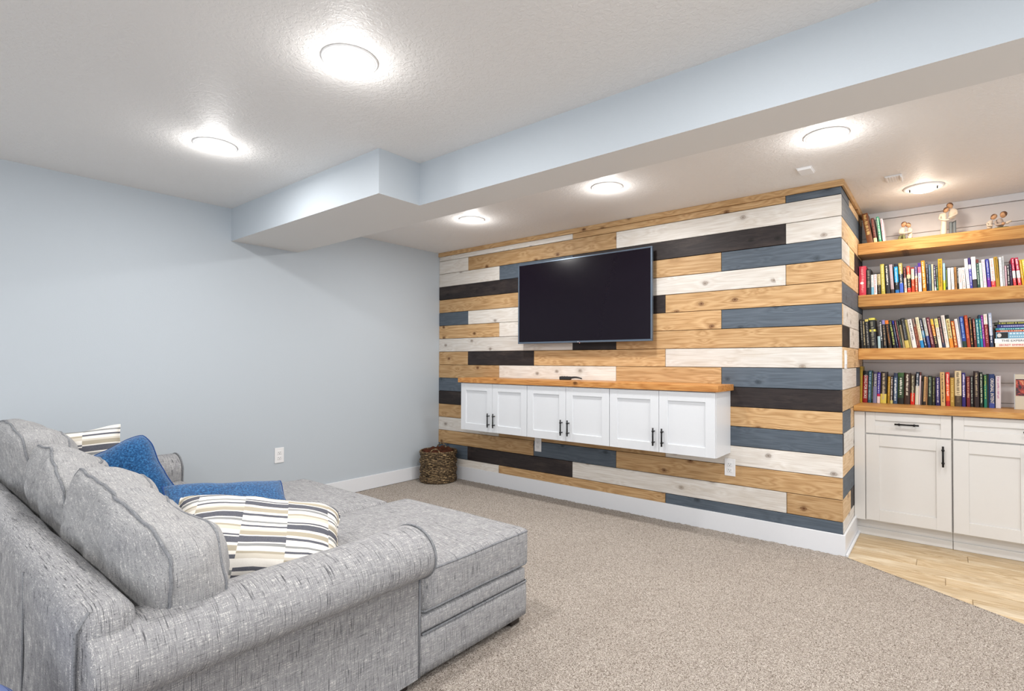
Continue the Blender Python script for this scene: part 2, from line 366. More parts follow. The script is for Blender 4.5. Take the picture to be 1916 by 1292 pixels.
 (3,3.805,0.019,0.277,0.004,0.125,'1:b89820','887010','tall mustard book against the plank wall on the counter',None),
 (3,3.825,0.032,0.243,0.0075,0.125,'0.14:1c1c1c,1:9c1c1c','f4f0e8','dark red book with bold white lettering and a black head on the counter','GOING FOR BROKE'),
 (3,3.861,0.021,0.246,0.006,0.125,'1:2c5468','9cc0d0','blue teal book right of the bold red one on the counter',None),
 (3,3.883,0.007,0.239,0.006,0.125,'1:203428','b8b880','thin dark green book left of the lilac grey one on the counter',None),
 (3,3.892,0.025,0.239,0.0065,0.125,'0.48:484460,1:8484a8','f4f4f4','lilac grey book with bold white lettering on the counter','GLENN BECK'),
 (3,3.919,0.019,0.232,0.006,0.125,'0.7:3c2c98,0.78:d02850,1:f0d8d8','e0e0f0','violet book with a pinkish foot on the counter',None),
 (3,3.94,0.038,0.238,0.0065,0.125,'0.7:2c2422,1:e0cc58','c8b898','thick black book with a yellow foot on the counter',None),
 (3,3.984,0.016,0.203,0.0055,0.125,'1:a8801c','e0c060','short gold book between black ones on the counter',None),
 (3,4.002,0.016,0.208,0.0045,0.125,'0.88:2c2028,1:d8cc80','e0d8d0','short dark book with a cream box at the foot on the counter',None),
 (3,4.022,0.024,0.23,0.0035,0.125,'0.12:303c58,1:3c5474','e8f0f4','slate blue book, first of three alike in layout on the counter',None),
 (3,4.048,0.036,0.233,0.004,0.125,'0.12:3a6030,0.8:2c4428,1:1e201c','f0f4e8','dark green book, second of three alike in layout on the counter',None),
 (3,4.087,0.034,0.232,0.0055,0.125,'1:3c2820','f0e8d8','black brown book, third of three alike in layout on the counter',None),
 (3,4.125,0.025,0.222,0.004,0.125,'0.62:4c4030,1:e02818','d8d8b8','dark book with a bright red foot on the counter',None),
 (3,4.153,0.02,0.239,0.007,0.125,'0.42:14283c,1:e4dcc8','c8d0d8','white book with a navy head on the counter',None),
 (3,4.174,0.009,0.238,0.008,0.125,'0.1:603028,1:ecd8d8',None,'thin whitish book with a dark head tip on the counter',None),
 (3,4.184,0.008,0.173,0.007,0.125,'1:584c4c',None,'thin grey brown book in the counter row',None),
 (3,4.193,0.007,0.214,0.0079,0.125,'1:141414',None,'thin black book left of the beige one on the counter',None),
 (3,4.201,0.012,0.206,0.007,0.125,'0.88:d8b078,1:2c2420','5c3820','beige book with a black foot on the counter',None),
 (3,4.215,0.009,0.203,0.0053,0.125,'1:9c7450','6c4c30','thin light brown book in the counter row',None),
 (3,4.228,0.023,0.213,0.002,0.125,'1:1c2820','a8bca0','black green book with pale lettering on the counter',None),
 (3,4.253,0.015,0.207,0.0025,0.125,'1:2c2c1c','8c9060','short olive black book on the counter',None),
 (3,4.273,0.025,0.204,0.0005,0.125,'1:241c5c','e8e0f0','indigo book with a round picture near its foot on the counter',None),
 (3,4.302,0.025,0.241,-0.0037,0.125,'1:d8b478','3c2c20','tan book with black lettering on the counter',None),
 (3,4.331,0.022,0.24,-0.0015,0.125,'0.36:d83028,0.85:e85818,1:c02020','f8d8c8','bright red and orange book on the counter',None),
 (3,4.355,0.023,0.203,0,0.125,'1:b08c38','dcc070','short ochre book right of the red orange one on the counter',None),
 (3,4.381,0.036,0.252,-0.001,0.125,'0.7:e0d0a8,1:4c3c2c','706048','widest cream book with a dark picture at its foot on the counter',None),
 (3,4.42,0.019,0.238,-0.001,0.125,'1:2c2070','e8e4f8','deep purple book with white lettering on the counter',None),
 (3,4.444,0.019,0.212,-0.001,0.125,'1:701c24','d0a080','wine red book right of the deep purple one on the counter',None),
 (3,4.465,0.016,0.217,-0.0015,0.125,'1:201c1c','a8b0a8','short black book right of the wine red one on the counter',None),
 (3,4.485,0.026,0.25,-0.0015,0.125,'1:2c1c1c','b8a888','tall black book with a small red mark at its foot on the counter',None),
 (3,4.515,0.016,0.243,-0.001,0.125,'1:1c2820','c8d4b8','black green book with a white dot on the counter',None),
 (3,4.536,0.016,0.226,-0.0005,0.125,'0.3:2c6844,1:1c7860','c8d060','emerald green book on the counter',None),
 (3,4.553,0.008,0.231,0.001,0.125,'1:242c30',None,'thin black book left of the large lettered navy one on the counter',None),
 (3,4.562,0.029,0.231,0.0004,0.125,'0.85:1c3468,1:3c4c98','f4ece0','navy book with large white serif lettering on the counter','ORIGINAL INTENT'),
 (3,4.596,0.027,0.22,0.0005,0.125,'1:dcd4d8','b8789c','pale grey hardback at the end of the counter row',None),
]

# ---------------------------------------------------------------- materials
m_blue = paint('blue grey wall paint', 'b9c1c8', .6, .10, 150)
m_ceil = NT('knockdown ceiling'); m_ceil.set(.55, 0, .5)
_v = m_ceil.obj(); m_ceil.col(m_ceil.mix(m_ceil.noise(_v, .7, 2), 'e9e7e5', 'e4e2e0'))
_k = m_ceil.ramp(m_ceil.noise(_v, 52, 3, .55, .6), [(.44, (0, 0, 0)), (.56, (1, 1, 1))]); m_ceil.bump(m_ceil.math('ADD', _k, m_ceil.math('MULTIPLY', m_ceil.noise(_v, 160, 2), .4)), .32, .003); m_ceil = m_ceil.m
m_soff = paint('smooth soffit white', 'dedcd9', .6, .08, 150)
m_trim = plain('white gloss trim', 'dfe1e5', .3, 0, .5)
m_cab = plain('white cabinet paint', 'dbdee2', .35, 0, .45)
m_cabw = plain('warm white cabinet paint', 'd6d4d1', .38, 0, .45)
m_gap = plain('dark joint', '1c1410', .95)
m_black = plain('matt black metal', '1c1c1e', .35, .6)
m_plast = plain('white plastic', 'e9e9ea', .4)
m_slot = plain('dark slot', '3c3c40', .6)
m_ship = plain('white shiplap paint', 'd9d6d6', .5)
m_gold = wood('natural cedar', [(.2, '86643e'), (.42, 'b18c60'), (.65, 'c6a479'), (.9, 'd9be98')], knot='5a3214')
m_white = wood('whitewashed pine', [(.2, 'c2b8ad'), (.45, 'd6d0c8'), (.7, 'e6e3de')], knot='877a70', wash=('b9a993', .35), grain=.35)
m_bluew = wood('slate blue stained pine', [(.2, '434b54'), (.5, '545e69'), (.9, '6d7782')], knot='343c44', grain=.35)
m_dark = wood('ebony stained pine', [(.2, '1d1819'), (.5, '2a2424'), (.9, '3b3332')], knot='120e0e', wash=('6b5c54', .25), grain=.4)
m_shelf = wood('oiled cedar shelf', [(.2, '8f6030'), (.42, 'b38045'), (.65, 'c89a5c'), (.9, 'd9b47c')], knot='54300f', rough=.42)
m_top = wood('oiled worktop', [(.25, '8a5526'), (.45, 'b47a40'), (.65, 'c89256'), (.9, 'd7a870')], knot='54300f', rough=.4)
m_gold_lit = wood('lamplit cedar', [(.2, 'a8855e'), (.42, 'c8a77d'), (.65, 'd9bd98'), (.9, 'e6d2b4')], knot='6b4424')  # natural cedar lightened: the alcove lamp's glow painted into the colour
WM = {'P': m_gold_lit, 'G': m_gold, 'W': m_white, 'B': m_bluew, 'K': m_dark}

# ---------------------------------------------------------------- room shell
S = 'structure'
m_sub = plain('oak joint', '8f7752', .8)
def struct(name, x0, x1, y0, y1, z0, z1, m, label, parent=None, bev=0):
    o = bxo(name, x0, x1, y0, y1, z0, z1, m, parent, bev)
    if parent is None: tag(o, label, 'structure', kind=S)
    return o
struct('wall_left', -.12, 0, YB, .02, -.02, H, m_blue, 'pale blue grey painted wall on the left')
wallb = struct('wall_back', -.12, W-.018, .018, .06, -.02, H, m_gap, 'accent wall clad in staggered boards of mixed stains')
wallr = struct('wall_return', W-.06, W-.018, .0195, SHB+.08, -.02, H, m_gap, 'short board clad return wall beside the bookshelves')
floor = struct('floor', -.12, XR+.1, YB-.1, SHB+.08, -.06, -.0205, m_sub, 'light oak plank floor in front of the base cabinets')
struct('ceiling', -.12, XR+.1, YB-.1, SHB+.08, H, H+.08, m_ceil, 'off white textured ceiling')

# soffit (dropped beam) with its wider end at the left wall
bm = bmesh.new()
pts = [(0, -2.12), (1.885, -2.12), (1.885, -1.835), (XR, -1.835), (XR, -1.588), (0, -1.588)]
lo = [bm.verts.new((x, y, SOF)) for x, y in pts]; hi = [bm.verts.new((x, y, H)) for x, y in pts]
f = bm.faces.new(lo[::-1]); f.material_index = 1
for i in range(6): bm.faces.new((lo[i], lo[(i+1) % 6], hi[(i+1) % 6], hi[i]))
bm.faces.new(hi)
tag(obj('ceiling_soffit', bm, [m_blue, m_soff]), 'boxed beam under the ceiling with blue grey sides and white underside', 'structure', kind=S)

# accent wall boards ------------------------------------------------------
XO, ST, Z0, RH = .443, .434, .202, .14
J = lambda k: 0.0 if k < 0 else (W if k > 7 else XO+ST*k)
rows = {15: 'W3G7B9', 14: 'W0G4W9', 13: 'W1B3K7W9', 12: 'K3G6B9', 11: 'G3W7G9', 10: 'B0W3K5G9', 9: 'G1W3G6B9', 8: 'W3K4G9',
        7: 'G0K2G5W9', 6: 'G1W4G6B9', 5: 'B2K9', 4: 'K2G9', 3: 'G2B9', 2: 'W1G5W9', 1: 'G2B4G9', 0: 'B0K3W7G9', -1: 'W1G5B9'}
def zrow(r): return (max(Z0+RH*r, .120), min(Z0+RH*(r+1), 2.352))
pcache = {}
def plank(length, h, th, mat, parent, loc, rz=0, name='plank'):
    key = (round(length, 3), round(h, 3), th, mat.name)
    if key not in pcache:
        bm = bmesh.new(); box(bm, -length/2, length/2, -th/2, th/2, -h/2, h/2, .0022, 1)
        me = bpy.data.meshes.new(name); bm.to_mesh(me); bm.free(); me.materials.append(mat); pcache[key] = me
    o = bpy.data.objects.new(name, pcache[key]); C.objects.link(o); o.parent = parent
    o.location = loc; o.rotation_euler = (0, 0, rz); return o
for r, s in rows.items():
    z0, z1 = zrow(r); x = 0.0
    for c, k in zip(s[::2], s[1::2]):
        xe = J(int(k)) if k != '9' else W
        pr_ = random.uniform(-.0012, .0012)
        plank(xe-x-.003, z1-z0-.0036, .018, WM[c], wallb, ((x+xe)/2, .0095+pr_, (z0+z1)/2))
        x = xe
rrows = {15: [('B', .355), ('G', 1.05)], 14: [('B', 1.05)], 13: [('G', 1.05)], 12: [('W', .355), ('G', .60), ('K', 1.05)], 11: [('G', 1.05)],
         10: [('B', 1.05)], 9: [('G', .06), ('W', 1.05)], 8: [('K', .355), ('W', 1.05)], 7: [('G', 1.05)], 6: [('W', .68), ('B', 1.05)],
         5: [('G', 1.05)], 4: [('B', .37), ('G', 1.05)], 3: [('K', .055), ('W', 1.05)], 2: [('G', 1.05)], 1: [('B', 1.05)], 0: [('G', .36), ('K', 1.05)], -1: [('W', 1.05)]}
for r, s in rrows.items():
    s = [('P' if c == 'G' else c, e) for c, e in s]  # return wall: same cedar boards, in the copy with lamp light painted in
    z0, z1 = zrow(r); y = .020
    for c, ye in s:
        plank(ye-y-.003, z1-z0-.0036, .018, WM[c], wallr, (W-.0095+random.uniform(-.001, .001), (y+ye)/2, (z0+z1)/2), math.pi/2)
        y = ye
# wooden crown strip
crown = tag(plank(W+.014, .042, .016, m_gold, None, (W/2+.007, -.008, H-.021), 0, 'trim_1'), 'thin cedar strip where the board wall meets the ceiling', 'trim', kind=S)
tag(plank(1.05, .042, .016, m_gold, None, (W+.008, .525+.001, H-.021), math.pi/2, 'trim_2'), 'thin cedar strip above the short return wall', 'trim', kind=S)
# baseboards
struct('baseboard_left', 0, .014, YB, -.0005, 0, .128, m_trim, 'white baseboard along the blue grey wall', bev=.003)
struct('baseboard_back', .0145, W+.014, -.015, -.0005, -.012, .128, m_trim, 'white baseboard under the board wall', bev=.003)
struct('baseboard_return', W+.0005, W+.0145, 0, .60, -.012, .128, m_trim, 'white baseboard under the short return wall', bev=.003)
struct('trim_3', W+.0148, W+.030, -.012, .60, -.0078, .010, m_trim, 'white shoe moulding along the return wall', bev=.004)

# carpet ------------------------------------------------------------------
t = NT('beige carpet'); t.set(1, 0, .05); v = t.obj()
n1 = t.noise(v, 300, 2, .6); n2 = t.noise(v, 1.6, 3, .6); n3 = t.noise(v, 150, 3, .7)
cc = t.ramp(t.math('ADD', t.math('MULTIPLY', n1, .55), t.math('MULTIPLY', n3, .45)), [(.37, '5f544b'), (.44, 'a0958a'), (.52, 'c2b7ac'), (.61, 'ebe4dc')])
cc = t.mix(t.math('MULTIPLY', n2, .32), cc, '8a7d72')
t.col(cc); t.bump(t.math('ADD', n3, n1), .9, .006); m_carpet = t.m
EX0, EY0, ES = 3.835, -.032, -.583           # edge line of the carpet, running diagonally
def edge_y(x): return EY0 + ES*(x-EX0)
STP = .010
def carpet_mesh(x0, x1, y0, step, zamp):
    nx = int((x1-x0)/step)+1; xs = np.linspace(x0, x1, nx)
    ytop = np.where(xs < EX0, -.016, EY0+ES*(xs-EX0)); ny = int((-.016-y0)/step)+1
    tt = np.linspace(0, 1, ny)
    X = np.repeat(xs[:, None], ny, 1); Y = y0+(ytop[:, None]-y0)*tt[None, :]
    rng = np.random.default_rng(3); Z = rng.random((nx, ny))*zamp - zamp
    X = X+(rng.random((nx, ny))-.5)*step*.5; Y = Y+(rng.random((nx, ny))-.5)*step*.5
    X[0] = x0; X[-1] = x1; Y[:, -1] = ytop; Y[:, 0] = y0
    co = np.stack([X, Y, Z], -1).reshape(-1, 3)
    i = np.arange(nx-1)[:, None]*ny+np.arange(ny-1)[None, :]
    fc = np.stack([i, i+ny, i+ny+1, i+1], -1).reshape(-1, 4)
    me = bpy.data.meshes.new('carpet'); me.vertices.add(len(co)); me.vertices.foreach_set('co', co.ravel())
    me.loops.add(fc.size); me.polygons.add(len(fc)); me.loops.foreach_set('vertex_index', fc.ravel().astype(np.int32))
    me.polygons.foreach_set('loop_start', np.arange(0, fc.size, 4, dtype=np.int32)); me.polygons.foreach_set('use_smooth', np.ones(len(fc), bool))
    me.update(calc_edges=True); return me
car = link('carpet', carpet_mesh(.002, XR-.01, -3.9, .0125, .007), m_carpet)
tag(car, 'speckled beige carpet covering the room up to a diagonal edge', 'carpet', kind=S)
bxo('carpet_back', .002, XR-.01, YB+.01, -3.9, -.011, -.003, m_carpet, car)
bm = bmesh.new(); e1 = XR-.01
tube(bm, [(EX0, EY0-.004, -.006), (e1, edge_y(e1)-.004, -.006)], .0065, 8)
obj('carpet_edge', bm, m_carpet, car, True)

# wooden floor planks -----------------------------------------------------
m_oak = wood('light oak floor', [(.2, '8f7350'), (.42, 'b39a75'), (.65, 'c8b392'), (.9, 'dccdb2')], wash=('e6dcc6', .65), rough=.38, grain=.55, bump=.12)
rw = .128; y = .62; r = 0
while y > -1.7:
    x = W-.01 - [.0, .55, .27, .8, .12, .66][r % 6] ; 
    while x < XR:
        x1 = min(x+1.18, XR); xa = max(x, W-.05)
        if x1 - xa > .05: plank(x1-xa-.0015, rw-.0015, .012, m_oak, floor, ((x1+xa)/2, y-rw/2, -.0142), 0, 'plank').rotation_euler = (math.pi/2, 0, 0)
        x += 1.18
    y -= rw; r += 1

# alcove back wall of white boards ---------------------------------------
m_shipb = plain('grey joint', '8f8b89', .7)
wa = struct('wall_alcove', W-.02, XR, SHB+.012, SHB+.08, -.02, H, m_shipb, 'white shiplap wall behind the bookshelves')
z = H-.052; zt = z
struct('trim_4', W, XR, SHB-.012, SHB+.012, z+.001, H, m_trim, 'white moulding above the shiplap', bev=.003)
while zt > .9:
    plank(XR-W-.004, .1375, .012, m_ship, wa, ((XR+W)/2, SHB+.006, zt-.07), 0, 'board'); zt -= .14

# ---------------------------------------------------------------- downlights
def lens_mat(name, colr, st):
    t = NT(name); v = t.obj(); ln = t.n('ShaderNodeVectorMath', operation='LENGTH'); t.l(v, ln.inputs[0])
    s = t.ramp(ln.outputs['Value'], [(0, (1, 1, 1)), (.045, (.8, .8, .8)), (.070, (.16, .16, .16)), (.088, (.07, .07, .07)), (.1, (.05, .05, .05))])
    t.b.inputs['Base Color'].default_value = (.62, .62, .62, 1)
    t.b.inputs['Emission Color'].default_value = colr; t.l(t.math('MULTIPLY', s, st), t.b.inputs['Emission Strength']); return t.m
m_lens = lens_mat('lit white diffuser', (.97, .98, 1, 1), 5)
m_lensw = lens_mat('lit warm diffuser', (1, .95, .88, 1), 5)
m_ring = plain('lamp trim ring', 'efefef', .5)
def downlight(x, y, label, colr, power, lm):
    t = thing('ceiling_light', label, 'ceiling light', (x, y, H), 0, 'ceiling lights outside the picture' if 'outside' in label else 'round ceiling lights')
    bm = bmesh.new(); lathe(bm, [(.095, -.0005), (.106, -.0005), (.105, -.004), (.101, -.0065), (.098, -.005)], 48)
    obj('trim_ring', bm, m_ring, t, True)
    bm = bmesh.new(); lathe(bm, [(.099, -.005), (.092, -.010), (.078, -.014), (.06, -.017), (.03, -.0185), (0, -.019)], 48)
    obj('lens', bm, lm, t, True)
    ld = bpy.data.lights.new('lamp', 'POINT'); ld.energy = power*.22; ld.color = colr; ld.shadow_soft_size = LSIZE
    lo = bpy.data.objects.new('lamp', ld); C.objects.link(lo); lo.parent = t; lo.location = (0, 0, -LDROP)
    la = bpy.data.lights.new('lamp_panel', 'AREA'); la.shape = 'DISK'; la.size = .15; la.energy = power*.9; la.color = colr
    lp = bpy.data.objects.new('lamp_panel', la); C.objects.link(lp); lp.parent = t; lp.location = (0, 0, -.024)
    return t
LC = (1, .98, .955)
downlight(2.51, -2.70, 'largest round ceiling light, nearest to the viewer', LC, PW, m_lens)
downlight(1.21, -2.69, 'round ceiling light left of the beam, nearer the blue grey wall', LC, PW, m_lens)
downlight(1.26, -.77, 'round ceiling light behind the beam, nearest the far left corner', LC, PW, m_lens)
downlight(2.55, -.79, 'round ceiling light behind the beam above the television', LC, PW, m_lens)
downlight(3.85, -.80, 'round ceiling light nearest the corner of the board wall', LC, PW, m_lens)
for x, y in ((3.85, -2.70), (5.15, -2.70), (5.15, -.80), (1.25, -4.9), (3.3, -4.9), (5.15, -4.9)):
    downlight(x, y, 'round ceiling light outside the picture', LC, PW*(1.15 if y < -4 else 1), m_lens)
t = thing('ceiling_light', 'shallow ceiling light with a drop lens above the bookshelves', 'ceiling light', (4.22, .50, H), 0, 'round ceiling lights')
bm = bmesh.new(); lathe(bm, [(.065, -.0005), (.112, -.0005), (.112, -.004), (.104, -.009), (.088, -.010), (.075, -.004)], 48); obj('trim_ring', bm, m_ring, t, True)
bm = bmesh.new(); lathe(bm, [(.072, -.002), (.070, -.016), (.060, -.026), (.035, -.032), (0, -.034)], 48); obj('lens', bm, m_lensw, t, True)
for s in (-1, 1): bxo('clip', s*.074-.003, s*.074+.003, -.004, .004, -.022, -.006, m_black, t)
ld = bpy.data.lights.new('lamp', 'POINT'); ld.energy = PWA*.25; ld.color = (1, .87, .72); ld.shadow_soft_size = .04
lo_ = bpy.data.objects.new('lamp', ld); C.objects.link(lo_); lo_.parent = t; lo_.location = (0, 0, -.085)
la = bpy.data.lights.new('lamp_panel', 'AREA'); la.shape = 'DISK'; la.size = .13; la.energy = PWA; la.color = (1, .87, .72)
lp = bpy.data.objects.new('lamp_panel', la); C.objects.link(lp); lp.parent = t; lp.location = (0, 0, -.040)
# ceiling plates
t = thing('smoke_detector', 'small square white sensor plate on the ceiling before the board wall corner', 'sensor', (3.667, -.33, H))
bxo('cover', -.038, .038, -.055, .055, -.016, -.0005, m_plast, t, .004); bxo('rim', -.042, .042, -.059, .059, -.006, -.0004, m_plast, t, .002)
t = thing('ceiling_vent', 'small oblong white vent plate on the ceiling by the bookshelf lamp', 'vent', (4.078, .165, H))
bxo('frame', -.045, .045, -.06, .06, -.008, -.0005, m_plast, t, .002); bxo('raised_edge', .036, .045, -.06, .06, -.02, -.0075, m_plast, t, .001)
for i in range(5): bxo('slat', -.036+i*.014, -.030+i*.014, -.05, .05, -.012, -.0075, m_plast, t)

# ---------------------------------------------------------------- television
t = thing('television', 'large wall mounted flat television with a slate grey frame and dark screen', 'television', (1.868, -.09, 1.752))
TW, TH = 1.350, .738
m_bez = plain('slate frame', '5d6b7b', .3, .4)
m_scr = plain('dark glossy screen', '120c16', .22, 0, .2)
m_mark = plain('silver mark', 'e8ecf0', .3, .2)
bm = bmesh.new(); b_ = .012
for a in ((-TW/2, TW/2, TH/2-b_, TH/2), (-TW/2, TW/2, -TH/2, -TH/2+b_*1.3), (-TW/2, -TW/2+b_, -TH/2+b_*1.3, TH/2-b_), (TW/2-b_, TW/2, -TH/2+b_*1.3, TH/2-b_)):
    box(bm, a[0], a[1], 0, .028, a[2], a[3], .002, 1)
fr = obj('frame', bm, m_bez, t)
bxo('screen', -TW/2+b_, TW/2-b_, .004, .014, -TH/2+b_*1.3, TH/2-b_, m_scr, t)
bxo('back_shell', -TW/2+.03, TW/2-.03, .014, .050, -TH/2+.02, TH/2-.02, m_black, t, .008)
bxo('wall_bracket', -.22, .22, .050, .0895, -.2, .2, m_black, t, .004)
me = text_mesh('LG', .013); lg = link('logo', me, m_mark, t); lg.rotation_euler = (math.pi/2, 0, 0); lg.location = (-.005, -.001, -TH/2+.0075)
bm = bmesh.new(); box(bm, -.004, .022, .002, .012, -TH/2-.006, -TH/2, .001, 1); obj('sensor_tab', bm, m_black, t)
mr = NT('standby light'); mr.b.inputs['Emission Color'].default_value = (1, .15, .08, 1); mr.b.inputs['Emission Strength'].default_value = 2
bm = bmesh.new(); bmesh.ops.create_uvsphere(bm, u_segments=8, v_segments=6, radius=.0022); o = obj('standby_light', bm, mr.m, t, True); o.location = (.009, .002, -TH/2-.003)

# ---------------------------------------------------------------- cabinets
def shaker(name, w_, h_, m, parent, loc, rail=.062, th=.019, panel=.009):
    """frame-and-panel front, local x width, z height, front face at y = -th"""
    bm = bmesh.new()
    box(bm, -w_/2, -w_/2+rail, -th, 0, -h_/2, h_/2, .0012, 1); box(bm, w_/2-rail, w_/2, -th, 0, -h_/2, h_/2, .0012, 1)
    box(bm, -w_/2+rail, w_/2-rail, -th, 0, h_/2-rail, h_/2, .0012, 1); box(bm, -w_/2+rail, w_/2-rail, -th, 0, -h_/2, -h_/2+rail, .0012, 1)
    o = obj(name, bm, m, parent); o.location = loc
    p = bxo('panel', -w_/2+rail-.001, w_/2-rail+.001, -th+panel, -.002, -h_/2+rail-.001, h_/2-rail+.001, m, o)
    return o
def pull(parent, loc, length=.128, vertical=True):
    bm = bmesh.new(); L = length/2
    a = (lambda s, y: (0, y, s)) if vertical else (lambda s, y: (s, y, 0))
    tube(bm, [a(-L, -.030), a(L, -.030)], .0058, 12)
    for s in (-1, 1):
        tube(bm, [a(s*L*.62-.005, -.030), a(s*L*.62+.005, -.030)], .0085, 12)
        tube(bm, [a(s*L*.62, -.030), a(s*L*.62, .0)], .0045, 8)
    o = obj('handle', bm, m_black, parent, True); o.location = loc; return o
CW = (3.112-.676)/3
names = ['leftmost', 'middle', 'rightmost']
for i in range(3):
    x0 = .676+i*CW; cx = x0+CW/2
    t = thing('wall_cabinet', 'white shaker wall cabinet with two doors, %s of three under the wooden top' % names[i], 'cabinet', (cx, 0, .57), 0, 'wall cabinets under the television')
    bxo('body', -CW/2+.0005, CW/2-.0005, -.300, -.002, 0, .446, m_cab, t, .001)
    for s in (-1, 1):
        wd = CW/2-.004
        d = shaker('door', wd, .440, m_cab, t, (s*(CW/4-.0005), -.301, .222), .066)
        pull(d, (-s*(wd/2-.032), -.018, -.110))
m_t = thing('worktop', 'thick oiled wooden top across the three white wall cabinets', 'worktop', (1.89, 0, 1.016))
bm = bmesh.new(); box(bm, -1.242, 1.245, -.335, -.002, .002, .046, .003, 2); obj('slab', bm, m_top, m_t)
# remote control
t = thing('remote_control', 'small black handheld remote with a curved tapering end on the wooden top', 'remote', (1.78, -.10, 1.0625), R(20))
m_rem = plain('black plastic', '121214', .3)
bxo('body', -.085, .015, -.022, .022, 0, .030, m_rem, t, .006, 3)
def rf(a, b, g): 
    u = (a+1)/2; return Vector((.010+.10*u, b*(.02-.010*u), .018+.011*math.sin(u*2.6)-.012*u + g*(.010-.005*u)))
bm = bmesh.new(); gridcube(bm, rf, 10, 4, 4); obj('grip', bm, m_rem, t, True)
for i in range(3): bxo('button', -.07+i*.022, -.058+i*.022, -.008, .008, .029, .032, m_slot, t, .001)

# outlets -----------------------------------------------------------------
def outlet(label, loc, rz):
    t = thing('wall_outlet', label, 'outlet', loc, rz)
    bxo('cover_plate', -.038, .038, -.007, -.0005, -.062, .062, m_plast, t, .002)
    for s in (-1, 1):
        bm = bmesh.new(); box(bm, -.017, .017, -.0095, -.0065, s*.021-.014, s*.021+.014, .003, 2); rc = obj('receptacle', bm, m_plast, t)
        bm = bmesh.new()
        for q in (-.0065, .0065): box(bm, q-.0012, q+.0012, -.0102, -.0094, s*.021-.001, s*.021+.008)
        box(bm, -.0022, .0022, -.0102, -.0094, s*.021-.009, s*.021-.0045); obj('slot', bm, m_slot, rc)
outlet('white double outlet on the blue grey wall above the sofa', (0, -1.733, .441), math.pi/2)
outlet('white double outlet just below the middle wall cabinet', (1.368, 0, .452), 0)
outlet('white double outlet below the right end of the wall cabinets', (3.108, 0, .466), 0)
t = thing('light_switch', 'white rocker switch on the short board clad return wall', 'switch', (W, .12, 1.24), math.pi/2)
bxo('cover_plate', -.037, .037, -.007, -.0005, -.06, .06, m_plast, t, .002); bxo('rocker', -.016, .016, -.011, -.0065, -.033, .033, m_plast, t, .002)

# ---------------------------------------------------------------- basket
t = thing('basket', 'dark brown woven round basket in the corner under the board wall', 'basket', (.235, -.207, .0))
tb = NT('woven seagrass'); tb.set(.7, 0, .3); v = tb.obj((1, 1, 1)); mp = tb.n('ShaderNodeMapping'); mp.inputs['Scale'].default_value = (38, 38, 120); tb.l(v, mp.inputs['Vector'])
tb.col(tb.ramp(tb.noise(mp.outputs[0], 1, 3, .7), [(.34, '1c1610'), (.48, '4a3b2a'), (.58, '7c674a'), (.68, 'c7ac82')])); m_bask = tb.m
bm = bmesh.new(); NR = 24; BH = .300
for i in range(NR):
    z = .008+i*(BH-.012)/(NR-1); rr = .176+.006*math.sin(i*.9); pts = []
    for k in range(72):
        a = 2*math.pi*k/72; n_ = mnoise.noise(Vector((math.cos(a)*9, math.sin(a)*9, i*2.3)))
        q = rr+.004*math.sin(k*math.pi/3+i*math.pi)+.004*n_
        pts.append((q*math.cos(a), q*math.sin(a), z+.004*mnoise.noise(Vector((math.cos(a)*5, math.sin(a)*5, i*5.1)))))
    tube(bm, pts, .0085, 6, True)
tag(obj('woven_body', bm, m_bask, t, True), 'coils of woven seagrass', kind='stuff')
bm = bmesh.new(); lathe(bm, [(0, .004), (.165, .004), (.168, BH-.01)], 40); obj('liner', bm, plain('dark weave', '1a140e', .9), t, True)
bm = bmesh.new(); tube(bm, [(.182*math.cos(a), .182*math.sin(a), BH+.004) for a in [2*math.pi*k/64 for k in range(64)]], .009, 8, True); obj('rim', bm, m_bask, t, True)
for ph in (R(-52), R(128)):
    bm = bmesh.new(); pts = []
    for k in range(17):
        a = math.pi*k/16; d = .048*math.cos(a); h = .052*math.sin(a)
        pts.append((.186*math.cos(ph)-d*math.sin(ph), .186*math.sin(ph)+d*math.cos(ph), BH-.004+h))
    tube(bm, pts, .0065, 8); obj('handle', bm, m_bask, t, True)
m_blk = tweed('brown throw fabric', '4a2a1d', '24140e', '643c2b', .4)
def bf(a, b, g):
    r_ = math.hypot(a, b); k = max(abs(a), abs(b)); s_ = (k/r_ if r_ > 1e-6 else 1); x, y = a*s_*.160, b*s_*.160
    fold = .020*math.sin(a*9+b*3)+.016*mnoise.noise(Vector((a*3.1, b*3.1, 4)))+.012*math.sin(b*7-a*4)
    zz = .30+.022*(1-r_*r_*.6)+fold*(1-.5*k) if g > 0 else .24
    return Vector((.235+x, -.207+y, zz if g > 0 else .24+g*.0))
bm = bmesh.new(); gridcube(bm, bf, 26, 26, 2); tag(obj('folded_blanket', bm, m_blk, None, True), 'reddish brown blanket bundled inside the woven basket', 'blanket')

